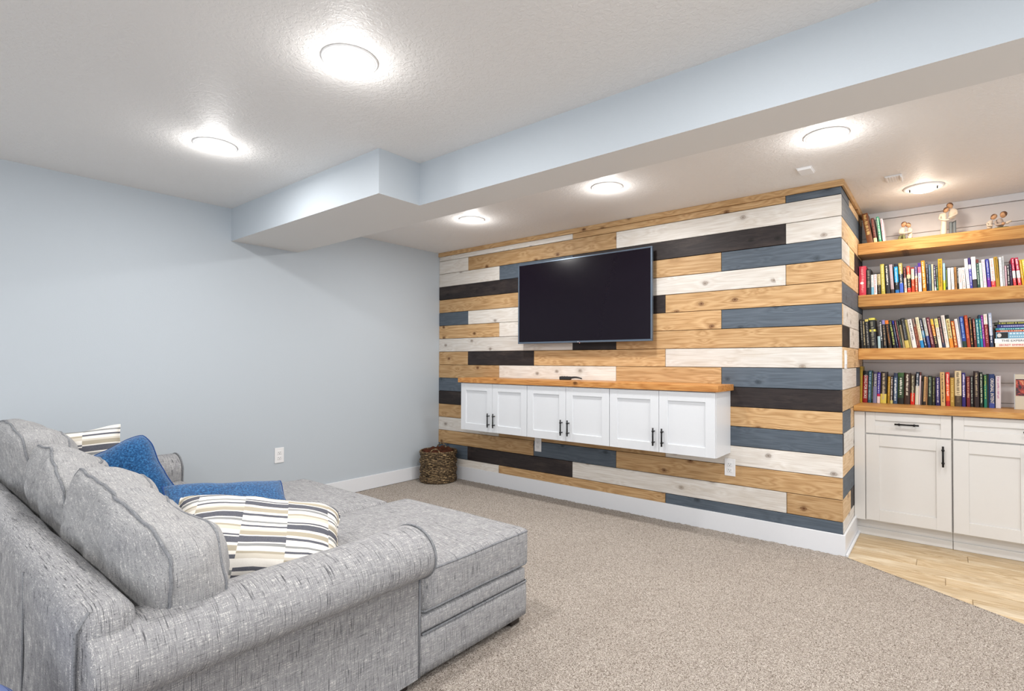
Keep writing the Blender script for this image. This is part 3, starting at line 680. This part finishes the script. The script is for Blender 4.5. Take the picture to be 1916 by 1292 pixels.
# ---------------------------------------------------------------- bookshelves and base cabinets
ZS = [(2.032, 2.117), (1.640, 1.727), (1.243, 1.326)]
for (z0, z1), nm in zip(ZS, ('topmost floating shelf, carrying figurines', 'second floating shelf from the top, packed with bright books', 'third floating shelf, carrying dark leaning books and a flat pile')):
    L = 1.5; o = plank(L, z1-z0, .268, m_shelf, None, (W+.002+L/2, .78+.134, (z0+z1)/2), 0, 'floating_shelf')
    tag(o, 'thick golden cedar '+nm, 'shelf', 'cedar shelves in the alcove')
o = plank(1.5, .036, .548, m_shelf, None, (W+.001+.75, .50+.274, .896), 0, 'countertop'); tag(o, 'golden cedar countertop over the white base cabinets', 'countertop')
def base_cab(x0, x1, ndoor, label, filler):
    t = thing('base_cabinet', label, 'cabinet', ((x0+x1)/2, 0, 0), 0, 'base cabinets under the bookshelves'); h = (x1-x0)/2; w_ = x1-x0
    bxo('body', -h-filler+.001, h-.0005, .545, 1.04, .108, .877, m_cabw, t, .001)
    bxo('toe_kick', -h-filler+.001, h-.0005, .60, .62, -.008, .107, m_cabw, t)
    bxo('base_moulding', -h-filler+.001, h, .588, .5995, -.008, .045, m_cabw, t, .004)
    if filler: bxo('filler_strip', -h-filler+.001, -h-.002, .528, .545, .112, .873, m_cabw, t, .001)
    d = shaker('drawer', w_-.008, .146, m_cabw, t, (0, .545, .799), .055)
    pull(d, (0, -.018, 0), .135, False)
    dw = (w_-.008)/ndoor-.0015
    for i in range(ndoor):
        cx = -w_/2+.004+dw/2+i*(dw+.003)
        e = shaker('door', dw, .598, m_cabw, t, (cx, .545, .417), .078)
        s = 1 if (ndoor == 1 or i == 0) else -1
        pull(e, (s*(dw/2-.042), -.018, .190), .135)
base_cab(3.880, 4.360, 1, 'white base cabinet with one door and one drawer beside the return wall', .068)
base_cab(4.361, 5.170, 2, 'wide white base cabinet with one wide drawer, partly outside the picture', 0)

# ---------------------------------------------------------------- books
m_page = plain('page edges', 'e4dccb', .8)
mats = {}
def cmat(h, rough=.42):
    if h not in mats: mats[h] = plain('cover '+h, h, rough, 0, .4)
    return mats[h]
SHY = {0: (2.1172, .82), 1: (1.7272, .82), 2: (1.3262, .82), 3: (.9142, .90)}
GRP = {0: 'books on the top shelf', 1: 'books on the second shelf', 2: 'books on the third shelf', 3: 'books on the counter'}
def make_book(w_, h_, dep, bands, tc, text, rnd):
    """local: x thickness 0..w, y 0 = spine, z up; returns list of (name, mesh, material list)"""
    ml = []; idx = {}
    def mi(h):
        if h not in idx: idx[h] = len(ml); ml.append(cmat(h))
        return idx[h]
    bm = bmesh.new(); zt = h_; bul = min(.0035, w_*.12); prevf = 0
    nseg = 4
    for fr, hx in bands:
        za, zb = h_*(1-prevf), h_*(1-fr); prevf = fr; k = mi(hx)
        rowA = []; rowB = []
        for s in range(nseg+1):
            u = s/nseg; yy = -bul*math.sin(math.pi*u)
            rowA.append(bm.verts.new((u*w_, yy, za))); rowB.append(bm.verts.new((u*w_, yy, zb)))
        for s in range(nseg): bm.faces.new((rowB[s], rowB[s+1], rowA[s+1], rowA[s])).material_index = k
        bt = min(.0022, w_*.15)
        for x0, x1 in ((0, bt), (w_-bt, w_)):
            box(bm, x0, x1, .0002, dep, zb, za, 0, 1, k) if k else box(bm, x0, x1, .0002, dep, zb, za)
    # spine underside closing
    box(bm, 0, w_, .0002, .0016, 0, h_, 0, 1, mi(bands[-1][1]) or 0)
    out = [('cover', bm, ml)]
    bp = bmesh.new(); bt = min(.0022, w_*.15); box(bp, bt, w_-bt, .0016, dep-.003, .003, h_-.004)
    out.append(('page_block', bp, [m_page]))
    if tc and not text:
        bt_ = bmesh.new(); z = h_*.93; fr0 = bands[0][0] if bands[0][0] < .3 else 0
        z = h_*(1-fr0-.05); zend = h_*(.12 if rnd.random() < .6 else .3); ww = w_*rnd.uniform(.32, .55)
        while z > zend:
            l = rnd.uniform(.004, .011); g = rnd.choice([.002, .0025, .0025, .007])
            c_ = w_/2+rnd.uniform(-.05, .05)*w_
            box(bt_, c_-ww/2, c_+ww/2*rnd.uniform(.5, 1), -bul-.0004, -bul*.6, z-l*.62, z)
            z -= l*.62+g
        out.append(('title_print', bt_, [cmat(tc)]))
    return out
rb = random.Random(5)
for (k, x, w_, h_, lean, dep, bands, tc, lab, text) in BOOKS:
    z0, yp = SHY[k]; bl = [(float(s.split(':')[0]), s.split(':')[1]) for s in bands.split(',')]
    yo = yp+rb.uniform(-.004, .006)
    ang = math.atan2(lean, h_)
    t = thing('book', lab, 'book', (x, yo, z0), 0, GRP[k])
    t.rotation_euler = (0, ang, 0)
    hh = math.hypot(h_, lean)
    if ang > 0: t.location.z += w_*math.sin(ang)      # leaning right: right lower corner rests
    w2 = w_*math.cos(ang) if abs(ang) > .02 else w_
    for nm, b_m, ml in make_book(w2-.0006, hh-.001-abs(w_*math.sin(ang)), dep, bl, tc, text, rb):
        obj(nm, b_m, ml, t)
    if text:
        sz = min(w_*.85, .03); me = text_mesh(text, sz); xs = [v.co.x for v in me.vertices]; ext = max(xs)-min(xs)
        o = link('title_print', me, cmat(tc), t); fx = min(1.4, hh*(.40 if text == 'GLENN BECK' else .74)/ext)
        o.scale = (fx, 1, 1); o.rotation_euler = (math.pi/2, R(90), 0)
        zc = hh*(.72 if text == 'GLENN BECK' else .5)
        o.location = (w_/2, -.0042, zc)
# round badge on the crimson book
# flat pile of books at the right of the third shelf
PX = 4.592; pz = 1.3264
pile = [(.027, 'efe9e0', 'c83848', 'white book with red lettering at the bottom of the flat pile', 'SECRET EMPIRES', 'c83c48', 0), (.030, 'eef0f0', '908890', 'white book with grey capitals, second in the flat pile', 'THE EXPERIENCE', '505058', -.003),
        (.043, '78a8c4', '1c1c20', 'light blue book with a black and white picture in the flat pile', None, 'c8dce8', .004), (.013, 'b83c20', 'f0c0a0', 'thin orange red book in the flat pile', None, 'f0d0b0', .006),
        (.014, '1c7c90', 'b8e0e0', 'thin teal book in the flat pile', None, 'b0e0e0', .002), (.022, '1c2068', 'b0b0d8', 'dark blue book near the top of the flat pile', None, 'a0a0d0', .010),
        (.018, '2e3018', 'a8a850', 'olive book with yellow lettering on top of the flat pile', None, 'b0b058', .0)]
for hgt, c1, c2, lab, text, tc, dx in pile:
    L = .225
    t = thing('book', lab, 'book', (PX+dx, .82+rb.uniform(0, .006), pz), 0, 'flat pile of books on the third shelf')
    bm = bmesh.new(); box(bm, 0, L, 0, .16, 0, .002); box(bm, 0, L, 0, .16, hgt-.0025, hgt-.0005); box(bm, 0, L, -.001, .002, 0, hgt-.0005)
    obj('cover', bm, cmat(c1), t); bxo('page_block', .003, L-.003, .002, .155, .002, hgt-.0025, m_page, t)
    if text:
        me = text_mesh(text, hgt*.62); xs = [v.co.x for v in me.vertices]; o = link('title_print', me, cmat(tc), t)
        o.rotation_euler = (math.pi/2, 0, 0); o.location = (.022+(max(xs)-min(xs))/2 if text[0] == 'S' else .045+(max(xs)-min(xs))/2, -.0018, hgt*.48); o.scale = (1.05 if text[0] == 'S' else 1.15, 1, 1)
    elif hgt > .04:
        bxo('cover_picture', .004, .060, -.0018, -.0008, .002, hgt-.003, cmat('17171b'), t)
        bm = bmesh.new(); bmesh.ops.create_circle(bm, cap_ends=True, radius=.014, segments=20); o = obj('cover_face', bm, cmat('c8c8c8'), t); o.rotation_euler = (math.pi/2, 0, 0); o.location = (.016, -.0020, hgt*.5); o.scale = (.8, 1, 1)
        bm = bmesh.new()
        for q in range(9): box(bm, .068+q*.016, .079+q*.016, -.0016, -.0008, hgt*.62, hgt*.86)
        for q in range(13): box(bm, .068+q*.011, .075+q*.011, -.0016, -.0008, hgt*.2, hgt*.36)
        obj('title_print', bm, cmat(tc), t)
    else:
        bm = bmesh.new(); q = .02
        while q < L-.03:
            l = rb.uniform(.004, .009); box(bm, q, q+l, -.0018, -.0009, hgt*.28, hgt*.72); q += l+rb.choice([.002, .002, .006])
        obj('title_print', bm, cmat(tc), t)
    pz += hgt
# small white box on the pile
t = thing('box', 'shallow pale box lying on top of the flat book pile', 'box', (4.615, .86, pz)); bxo('base', 0, .19, 0, .11, 0.0003, .011, cmat('d8d4cc'), t, .001); bxo('lid', -.001, .191, -.001, .111, .011, .016, cmat('e4e0da'), t, .001)
# white oval on the crimson spine
for o in list(C.objects):
    if o.get('label', '').startswith('wide crimson pink'):
        bm = bmesh.new(); bmesh.ops.create_circle(bm, cap_ends=True, radius=.009, segments=24); e = obj('spine_badge', bm, cmat('f4f0f0'), o)
        e.rotation_euler = (math.pi/2, 0, 0); e.location = (.019, -.0042, .095); e.scale = (1.25, 1, 1)
# picture block standing on the counter
t = thing('photo_frame', 'pale cream picture block with a dark red photograph standing on the counter', 'photo frame', (4.690, .86, .9143), R(-4))
bxo('block', 0, .19, 0, .022, 0, .232, cmat('c9c2b0'), t, .001)
tp = NT('dark photograph'); tp.set(.3); v = tp.obj((1, 1, 1)); tp.col(tp.ramp(tp.noise(v, 22, 4, .6, 1.5), [(.35, '14121c'), (.5, '3a2028'), (.58, 'b03428'), (.68, 'd8a070')])); bxo('photograph', .004, .170, -.0015, 0, .090, .200, tp.m, t)
bxo('stand', .06, .13, .0215, .09, .0, .004, cmat('c9c2b0'), t); bxo('acrylic_edge', -.004, 0, -.002, .024, 0, .234, plain('pale edge', 'b8bcc0', .2), t)

# ---------------------------------------------------------------- figurines
m_skin = plain('carved skin', 'c79a72', .6); m_hair = plain('carved brown hair', '6e4a30', .7); m_crm = plain('cream painted resin', 'd8c9b6', .6)
m_grn = plain('olive painted trousers', '6f7048', .65); m_gry = plain('grey painted trousers', '6c7478', .65); m_shirt = plain('grey beige shirt', 'b7a79c', .65)
def skin_body(name, nodes, edges, mat, parent, sub=2):
    """one smooth body from a skeleton: nodes = [(x, y, z, r)], root first"""
    me = bpy.data.meshes.new(name); me.from_pydata([n[:3] for n in nodes], edges, []); o = link(name, me, mat, parent)
    o.modifiers.new('s', 'SKIN'); sv = me.skin_vertices[0].data
    for i, n in enumerate(nodes):
        r_ = n[3]; sv[i].radius = (r_, r_) if not isinstance(r_, tuple) else r_; sv[i].use_root = (i == 0)
    m2 = o.modifiers.new('ss', 'SUBSURF'); m2.levels = sub; m2.render_levels = sub; o.modifiers['s'].use_smooth_shade = True
    return o
def egg(name, c, r, mat, parent, rot=(0, 0, 0)):
    bm = bmesh.new(); bmesh.ops.create_uvsphere(bm, u_segments=18, v_segments=12, radius=1)
    for v in bm.verts: v.co = Vector((v.co.x*r[0], v.co.y*r[1], v.co.z*r[2]))
    o = obj(name, bm, mat, parent, True); o.location = c; o.rotation_euler = rot; return o
def head(parent, c, r, tilt, hairlong=False):
    h = egg('head', c, (r*.86, r*.92, r*1.08), m_skin, parent, tilt)
    hr = egg('hair', (0, r*.18, r*.16), (r*.98, r*.98, r*1.02), m_hair, h)
    ns = egg('nose', (0, -r*.95, -r*.08), (r*.12, r*.16, r*.2), m_skin, h)
    if hairlong: egg('hair_bun', (0, r*.95, -r*.35), (r*.5, r*.5, r*.62), m_hair, h)
    return h
def limb(name, pts, mat, parent): return skin_body(name, pts, [(i, i+1) for i in range(len(pts)-1)], mat, parent)
FZ = 2.1174
# 2: standing couple
t = thing('couple_figurine', 'tall figurine of a standing couple in an embrace on the top shelf', 'figurine', (4.352, .90, FZ), 0, 'carved figurines on the top shelf')
wm = skin_body('woman', [(-.022, -.006, .10, (.017, .015)), (-.024, -.006, .055, (.019, .017)), (-.026, -.006, .006, (.023, .020)), (-.022, -.006, .125, (.014, .012)), (-.021, -.006, .148, (.019, .012)), (-.016, -.006, .160, .007),
    (-.040, -.008, .146, .0072), (-.046, -.016, .118, .0062), (-.020, -.026, .104, .0052), (.004, -.026, .105, .0045)], [(0, 1), (1, 2), (0, 3), (3, 4), (4, 5), (4, 6), (6, 7), (7, 8), (8, 9)], m_crm, t)
head(t, (-.010, -.012, .172), .0155, (.3, .35, .6), True)
mn = skin_body('man', [(.020, .006, .108, (.017, .013)), (.020, .006, .140, (.021, .013)), (.019, .004, .168, (.021, .012)), (.014, .002, .183, .008),
    (.038, .004, .166, .0078), (.042, -.010, .138, .0068), (.014, -.028, .122, .0058), (-.002, -.030, .116, .0048)], [(0, 1), (1, 2), (2, 3), (2, 4), (4, 5), (5, 6), (6, 7)], m_crm, t)
head(t, (.008, -.004, .198), .0175, (.35, -.35, -.4))
skin_body('trousers', [(.020, .006, .106, (.017, .013)), (.012, .006, .09, .0105), (.012, .006, .045, .0088), (.012, .004, .005, .0085), (.029, .006, .09, .0105), (.030, .006, .045, .0088), (.031, .004, .005, .0085)], [(0, 1), (1, 2), (2, 3), (0, 4), (4, 5), (5, 6)], m_gry, t)
# 1: seated couple, heads together
t = thing('couple_figurine', 'small seated couple figurine with heads together, right of the leaning brown books', 'figurine', (4.105, .89, FZ), 0, 'carved figurines on the top shelf')
skin_body('man', [(-.020, .004, .028, (.018, .015)), (-.018, .004, .055, (.019, .014)), (-.014, .002, .084, (.019, .012)), (-.010, 0, .098, .007), (-.030, -.004, .080, .0078), (-.032, -.018, .055, .0066), (-.008, -.028, .050, .0058), (.012, -.028, .055, .005)], [(0, 1), (1, 2), (2, 3), (2, 4), (4, 5), (5, 6), (6, 7)], m_crm, t)
skin_body('trousers', [(-.022, .004, .018, (.017, .014)), (-.030, -.022, .034, .010), (-.036, -.032, .006, .0085), (-.010, -.024, .038, .010), (-.008, -.036, .006, .0085)], [(0, 1), (1, 2), (0, 3), (3, 4)], m_grn, t)
skin_body('woman', [(.024, .004, .024, (.022, .018)), (.022, .004, .052, (.015, .012)), (.018, .002, .078, (.016, .011)), (.012, 0, .090, .006), (.030, -.004, .074, .0066), (.028, -.020, .054, .0056), (.006, -.030, .052, .005)], [(0, 1), (1, 2), (2, 3), (2, 4), (4, 5), (5, 6)], m_crm, t)
skin_body('skirt', [(.024, .002, .018, (.020, .017)), (.020, -.022, .024, (.014, .012)), (.024, -.036, .008, (.011, .009))], [(0, 1), (1, 2)], m_crm, t)
head(t, (-.010, -.006, .113), .0165, (.3, .45, .3)); head(t, (.014, -.008, .104), .0150, (.3, -.6, -.3), True)
# 3: seated couple with a child
t = thing('couple_figurine', 'figurine of a seated couple holding a child at the right end of the top shelf', 'figurine', (4.618, .90, FZ), 0, 'carved figurines on the top shelf')
skin_body('woman', [(-.042, .004, .016, (.022, .018)), (-.040, .004, .038, (.014, .012)), (-.034, .002, .064, (.016, .011)), (-.028, 0, .074, .006), (-.050, -.002, .058, .0066), (-.052, -.016, .038, .0058), (-.026, -.026, .034, .005)], [(0, 1), (1, 2), (2, 3), (2, 4), (4, 5), (5, 6)], m_crm, t)
skin_body('man', [(.010, .006, .020, (.020, .015)), (.008, .004, .045, (.022, .014)), (.008, .002, .066, (.021, .012)), (.014, 0, .078, .0075), (-.014, -.004, .058, .0075), (-.012, -.024, .036, .0066), (.016, -.034, .034, .0058)], [(0, 1), (1, 2), (2, 3), (2, 4), (4, 5), (5, 6)], m_shirt, t)
skin_body('trousers', [(.008, .004, .012, (.018, .012)), (.034, -.020, .012, .010), (.058, -.008, .008, .008), (-.018, -.024, .010, .010), (.010, -.038, .008, .008)], [(0, 1), (1, 2), (0, 3), (3, 4)], m_grn, t)
skin_body('child', [(.030, -.030, .034, (.010, .009)), (.044, -.030, .042, (.009, .008)), (.058, -.028, .050, .006)], [(0, 1), (1, 2)], m_crm, t); egg('child_head', (.020, -.034, .036), (.009, .009, .009), m_skin, t)
head(t, (-.020, -.006, .090), .0155, (.2, .4, .5), True); head(t, (.022, -.006, .096), .0175, (.35, .25, -.4))

for o in list(C.objects):
    if o.name.startswith('couple_figurine'): o.scale = (1.12, 1.12, 1.10)

# ---------------------------------------------------------------- sofa
m_tw = tweed('grey tweed', '9b9b9d', '424348', 'dcdad7'); m_twc = tweed('grey tweed cushions', 'a2a2a3', '505156', 'd9d7d4', 1.0, .6)
m_pipe = tweed('grey piping cord', '86888c', '4a4c50', 'a8a8aa'); m_foot = plain('dark wooden foot', '241d19', .4)
sofa = thing('sofa', 'deep grey tweed sofa with rolled arms and a long chaise facing the board wall', 'sofa', (0, 0, 0))
AX = 2.775; YF = -2.555; YK = -3.555
def soft_box(name, x0, x1, y0, y1, z0, z1, r, crown, n, mat=m_tw, na=.004, seed=0, parent=sofa):
    bm = bmesh.new(); gridcube(bm, rbox_map(x0, x1, y0, y1, z0, z1, r, crown, na, 5, seed), *n); return obj(name, bm, mat, parent, True)
# rolled arm: profile in x-z, swept along y
def arm_profile(k=1):
    """closed outline (dx, z), dx measured outwards from the outer panel"""
    P = [(0, .035), (0, .20), (0, .405)]
    cx, cz, rx, rz = -.040, .500, .128, .097
    for i in range(26):
        a = R(-62+i*(248/25)); P.append((cx+rx*math.cos(a), cz+rz*math.sin(a)))
    P += [(-.165, .40), (-.165, .035)]; return P
def arm(xo, s, label=None):
    P = arm_profile(); ny = 40; bm = bmesh.new(); rings = []
    ys = [YK+.02, YK+.028]+[YK+.04+(YF-.012-YK-.04)*i/ny for i in range(ny+1)]+[YF-.004, YF]
    for j, y in enumerate(ys):
        e = 0 if 1 <= j <= len(ys)-2 else 1; cx, cz = -.04, .50; ring = []
        inset = .010 if e else (.003 if j in (1, len(ys)-2) else 0)
        for (dx, z) in P:
            d = Vector((dx-(-.06), z-.40)); L = d.length; q = d*(1-inset/L) if L > .01 else d
            sag = .010*math.sin((y-YK)/(YF-YK)*math.pi)*(1 if z > .45 else 0)
            p = Vector((xo+s*(-.06+q.x), y, .40+q.y-sag*.4)) + nz3((dx, y, z), 5, .004 if z > .3 else .002, 2)
            ring.append(bm.verts.new(p))
        rings.append(ring)
    n = len(P)
    for A, B in zip(rings, rings[1:]):
        for i in range(n-1): bm.faces.new((A[i], A[i+1], B[i+1], B[i]))
    bm.faces.new(rings[0][::-1]); bm.faces.new(rings[-1]); bmesh.ops.recalc_face_normals(bm, faces=bm.faces)
    o = obj('arm', bm, m_tw, sofa, True)
    bm = bmesh.new()
    tube(bm, [(xo+s*dx*.995, YF-.001, z) for dx, z in P[1:]][0:], .0048, 8); obj('piping', bm, m_pipe, o, True)
    bm = bmesh.new(); tube(bm, [(xo+s*.001, YF-.004, .04), (xo+s*.001, YF-.004, .40)], .004, 8); obj('piping', bm, m_pipe, o, True)
    return o
arm(AX, 1); arm(.225, -1)
# back: upright frame, rounded top
bk = soft_box('back_frame', .19, 2.795, YK, -3.43, .035, .650, .055, 0, (60, 8, 20), na=.006, seed=4)
for x in (.9, 1.55, 2.2):
    bm = bmesh.new(); tube(bm, [(x, YK-.001, .05), (x, YK-.002, .60)], .003, 6); obj('seam', bm, m_pipe, bk, True)
bm = bmesh.new(); tube(bm, [(2.772, YK+.004, .05), (2.775, YK+.004, .60), (2.770, YK+.03, .64)], .004, 6); obj('seam', bm, m_pipe, bk, True)
# bases and seat cushions
for nm, (x0, x1, yf) in {'a': (1.868, AX, -1.915), 'b': (.935, 1.862, -2.035), 'c': (.40, .930, -2.57)}.items():
    yb = YF-.01 if nm == 'a' else -3.38
    b = soft_box('seat_base', x0, x1-.001, yb, yf, .035, .190, .010, 0, (14, 24, 4), na=.001)
    u = soft_box('seat_deck', x0+.004, x1-.006, yb, yf-.004, .188, .256, .012, 0, (14, 24, 4), na=.002)
    bm = bmesh.new(); tube(bm, [(x1-.002, yb+.02, .191), (x1-.002, yf-.008, .191), (x1-.010, yf, .191), (x0+.01, yf, .191)], .0045, 8); obj('piping', bm, m_pipe, b, True)
    fm = rbox_map(x0+.002, x1+.001, -3.36, yf+.020, .258, .436, .032, .030, .004, 4, ord(nm))
    if nm == 'a':
        fm0 = fm
        def fm(a, b, g, fm0=fm0):
            p = fm0(a, b, g)
            if p.y < YF-.004 and p.x > 2.62: p.x = 2.62
            return p
    bm = bmesh.new(); gridcube(bm, fm, 24, 34, 8); cu = obj('seat_cushion', bm, m_tw, sofa, True)
    for zz in (.86, -.86):
        bm = bmesh.new(); pts = []
        for i in range(30): pts.append(fm(1, -1+2*i/29, zz))
        for i in range(1, 20): pts.append(fm(1-2*i/19, 1, zz))
        for i in range(1, 30): pts.append(fm(-1, 1-2*i/29, zz))
        tube(bm, pts, .0045, 6); obj('piping', bm, m_pipe, cu, True)
for x, y in ((2.72, -1.97), (1.93, -1.97), (2.72, -3.48), (.25, -3.48), (.98, -2.09), (.25, -2.62), (2.72, -2.62)):
    bxo('foot', x-.03, x+.03, y-.03, y+.03, .0, .037, m_foot, sofa, .004)
# loose back cushions
def puffy(name, w_, h_, th, loc, rot, mat, parent, seed, box_w=.5, wr=.010, piping=True, pm=None, sq=.15, slump=.035):
    """boxed cushion, local x width, z height, y thickness; piping on the two rims"""
    hx, hz = w_/2, h_/2
    def f(a, b, g):
        u, v = a, g
        # outline: superellipse corners, edges bowing in slightly
        k = max(abs(u), abs(v)); 
        x = u*hx*(1-sq*abs(v)**4); z = v*hz*(1-sq*1.2*abs(u)**4) - slump*b
        belly = (1-u**4)*(1-v**4); y = b*th/2*(box_w+(1-box_w)*belly**.6)
        rim = 1-.07*(1-abs(b))*0; 
        bul = (1-b*b)*.10*th
        n = math.hypot(x, z)+1e-6
        if k > .95: x += x/n*bul; z += z/n*bul
        p = Vector((x, y, z)); return p + nz3(p, 5, wr, seed) + nz3(p, 13, wr*.38, seed+3) + nz3((p.x*.4, p.y, p.z), 34, wr*.10, seed+5)
    bm = bmesh.new(); gridcube(bm, f, 68, 12, 40); o = obj(name, bm, mat, parent, True); o.location = loc; o.rotation_euler = rot
    if piping:
        for b in (-1, 1):
            pts = [f(-1+2*i/33, b, 1) for i in range(34)]+[f(1, b, 1-2*i/25) for i in range(1, 26)]+[f(1-2*i/33, b, -1) for i in range(1, 34)]+[f(-1, b, -1+2*i/25) for i in range(1, 25)]
            bm = bmesh.new(); tube(bm, pts, .0048, 6, True); obj('piping', bm, pm or m_pipe, o, True)
    return o
puffy('back_cushion', .90, .42, .24, (2.32, -3.300, .592), (R(5), R(6), R(1)), m_twc, sofa, 11, .62, .028)
puffy('back_cushion', .84, .43, .24, (1.50, -3.300, .612), (R(5), R(2), R(-2)), m_twc, sofa, 12, .62, .028)
puffy('back_cushion', .78, .48, .25, (.72, -3.31, .655), (R(9), R(-1), R(2)), m_twc, sofa, 13, .62, .020)

# ---------------------------------------------------------------- throw pillows
def striped(name):
    t = NT(name); t.set(.9, 0, .15); b = t.n('ShaderNodeTexCoord').outputs['Object']; sp = t.n('ShaderNodeSeparateXYZ'); t.l(b, sp.inputs[0])
    colm = t.math('FLOOR', t.math('MULTIPLY', t.math('ADD', sp.outputs['X'], 2.05), 6.6))
    off = t.math('FRACT', t.math('MULTIPLY', colm, .379))
    zz = t.math('FRACT', t.math('ADD', t.math('MULTIPLY', sp.outputs['Z'], 3.1), off))
    W_, T_, N_, G_, K_ = 'eae6df', 'a89f8c', '3c4254', '85888a', 'cfc8bb'
    seq = [(0, W_), (.04, N_), (.08, W_), (.12, T_), (.19, W_), (.23, N_), (.31, W_), (.33, N_), (.355, W_), (.42, K_), (.47, T_), (.50, W_), (.56, G_), (.60, W_), (.62, N_), (.71, W_), (.73, T_), (.79, K_), (.82, W_), (.86, N_), (.89, W_), (.93, G_), (.96, W_)]
    c = t.ramp(zz, seq, 'CONSTANT'); f = t.noise(b, 380, 2)
    t.col(t.mix(t.math('MULTIPLY', f, .3), c, 'b5b0a6')); t.bump(f, .3, .002); return t.m
m_strp = striped('striped cotton')
tb = NT('blue chenille'); tb.set(.85, 0, .2); v = tb.obj(); f = tb.noise(v, 130, 3, .7); tb.col(tb.ramp(f, [(.3, '0a2c50'), (.5, '164b7c'), (.7, '3d7cae')])); tb.b.inputs['Sheen Weight'].default_value = .3; tb.bump(f, .6, .004); m_bluep = tb.m
m_bpipe = plain('blue cord', '123e78', .9)
def pillow(name, w_, h_, th, loc, rot, mat, seed, label, wr=.010, seam=None, cr=.03):
    t = thing(name, label, 'pillow', loc); t.rotation_euler = rot; hx, hz = w_/2, h_/2
    def f(a, b, g):
        u, v = ease(a), ease(g); x = u*hx*(1-.10*(1-v*v)*abs(u)**2); z = v*hz*(1-.10*(1-u*u)*abs(v)**2); x *= 1-cr*abs(v)**6; z *= 1-cr*abs(u)**6
        p_ = max(0, (1-u**4)*(1-v**4))**.55; y = b*th/2*(.035+.965*p_)
        p = Vector((x, y, z)); return p + nz3(p, 7, wr, seed) + nz3(p, 20, wr*.3, seed+5)
    bm = bmesh.new(); gridcube(bm, f, 30, 2, 30); obj('cover', bm, mat, t, True)
    pts = [f(-1+2*i/31, 0, 1) for i in range(32)]+[f(1, 0, 1-2*i/31) for i in range(1, 32)]+[f(1-2*i/31, 0, -1) for i in range(1, 32)]+[f(-1, 0, -1+2*i/31) for i in range(1, 31)]
    bm = bmesh.new(); tube(bm, pts, .0045, 6, True); obj('seam', bm, seam or mat, t, True)
    return t
pillow('throw_pillow', .60, .46, .20, (2.33, -2.94, .540), (R(-66), R(12), R(66)), m_strp, 21, 'striped cream, tan and navy pillow lying behind the near rolled arm')
pillow('throw_pillow', .52, .46, .11, (1.80, -2.82, .530), (R(-64), R(6), R(80)), m_bluep, 22, 'royal blue pillow lying flat behind the near striped one', .008, m_bpipe)
pillow('throw_pillow', .47, .46, .20, (1.28, -3.13, .588), (R(-14), R(-26), R(74)), m_bluep, 23, 'royal blue pillow propped upright against the back cushions', .008, m_bpipe, .12)
pillow('throw_pillow', .46, .46, .15, (.86, -3.22, .642), (R(-10), R(-4), R(72)), m_strp, 24, 'striped cream, tan and navy pillow behind the upright blue one')
# blue ribbed pouf behind the sofa
t = thing('pouf', 'periwinkle blue ribbed pouf just visible behind the sofa back', 'pouf', (2.73, -3.93, 0))
bm = bmesh.new(); lathe(bm, [(0, .01), (.24, .01), (.285, .04), (.30, .12), (.303, .26), (.303, .44), (.298, .48), (.282, .498), (.2, .505), (0, .507)], 60); mrb = NT('ribbed blue'); mrb.set(.9, 0, .15)
v = mrb.obj((1, 1, 230)); wv = mrb.n('ShaderNodeTexWave', bands_direction='Z'); wv.inputs['Scale'].default_value = .16; mrb.l(v, wv.inputs['Vector']); mrb.col(mrb.ramp(wv.outputs['Fac'], [(0, '45527a'), (1, '6a79a6')])); mrb.bump(wv.outputs['Fac'], .5, .004)
obj('body', bm, mrb.m, t, True)
bm = bmesh.new(); lathe(bm, [(.20, 0.0), (.23, 0), (.23, .012), (.20, .012)], 40); obj('base_ring', bm, m_foot, t, True)
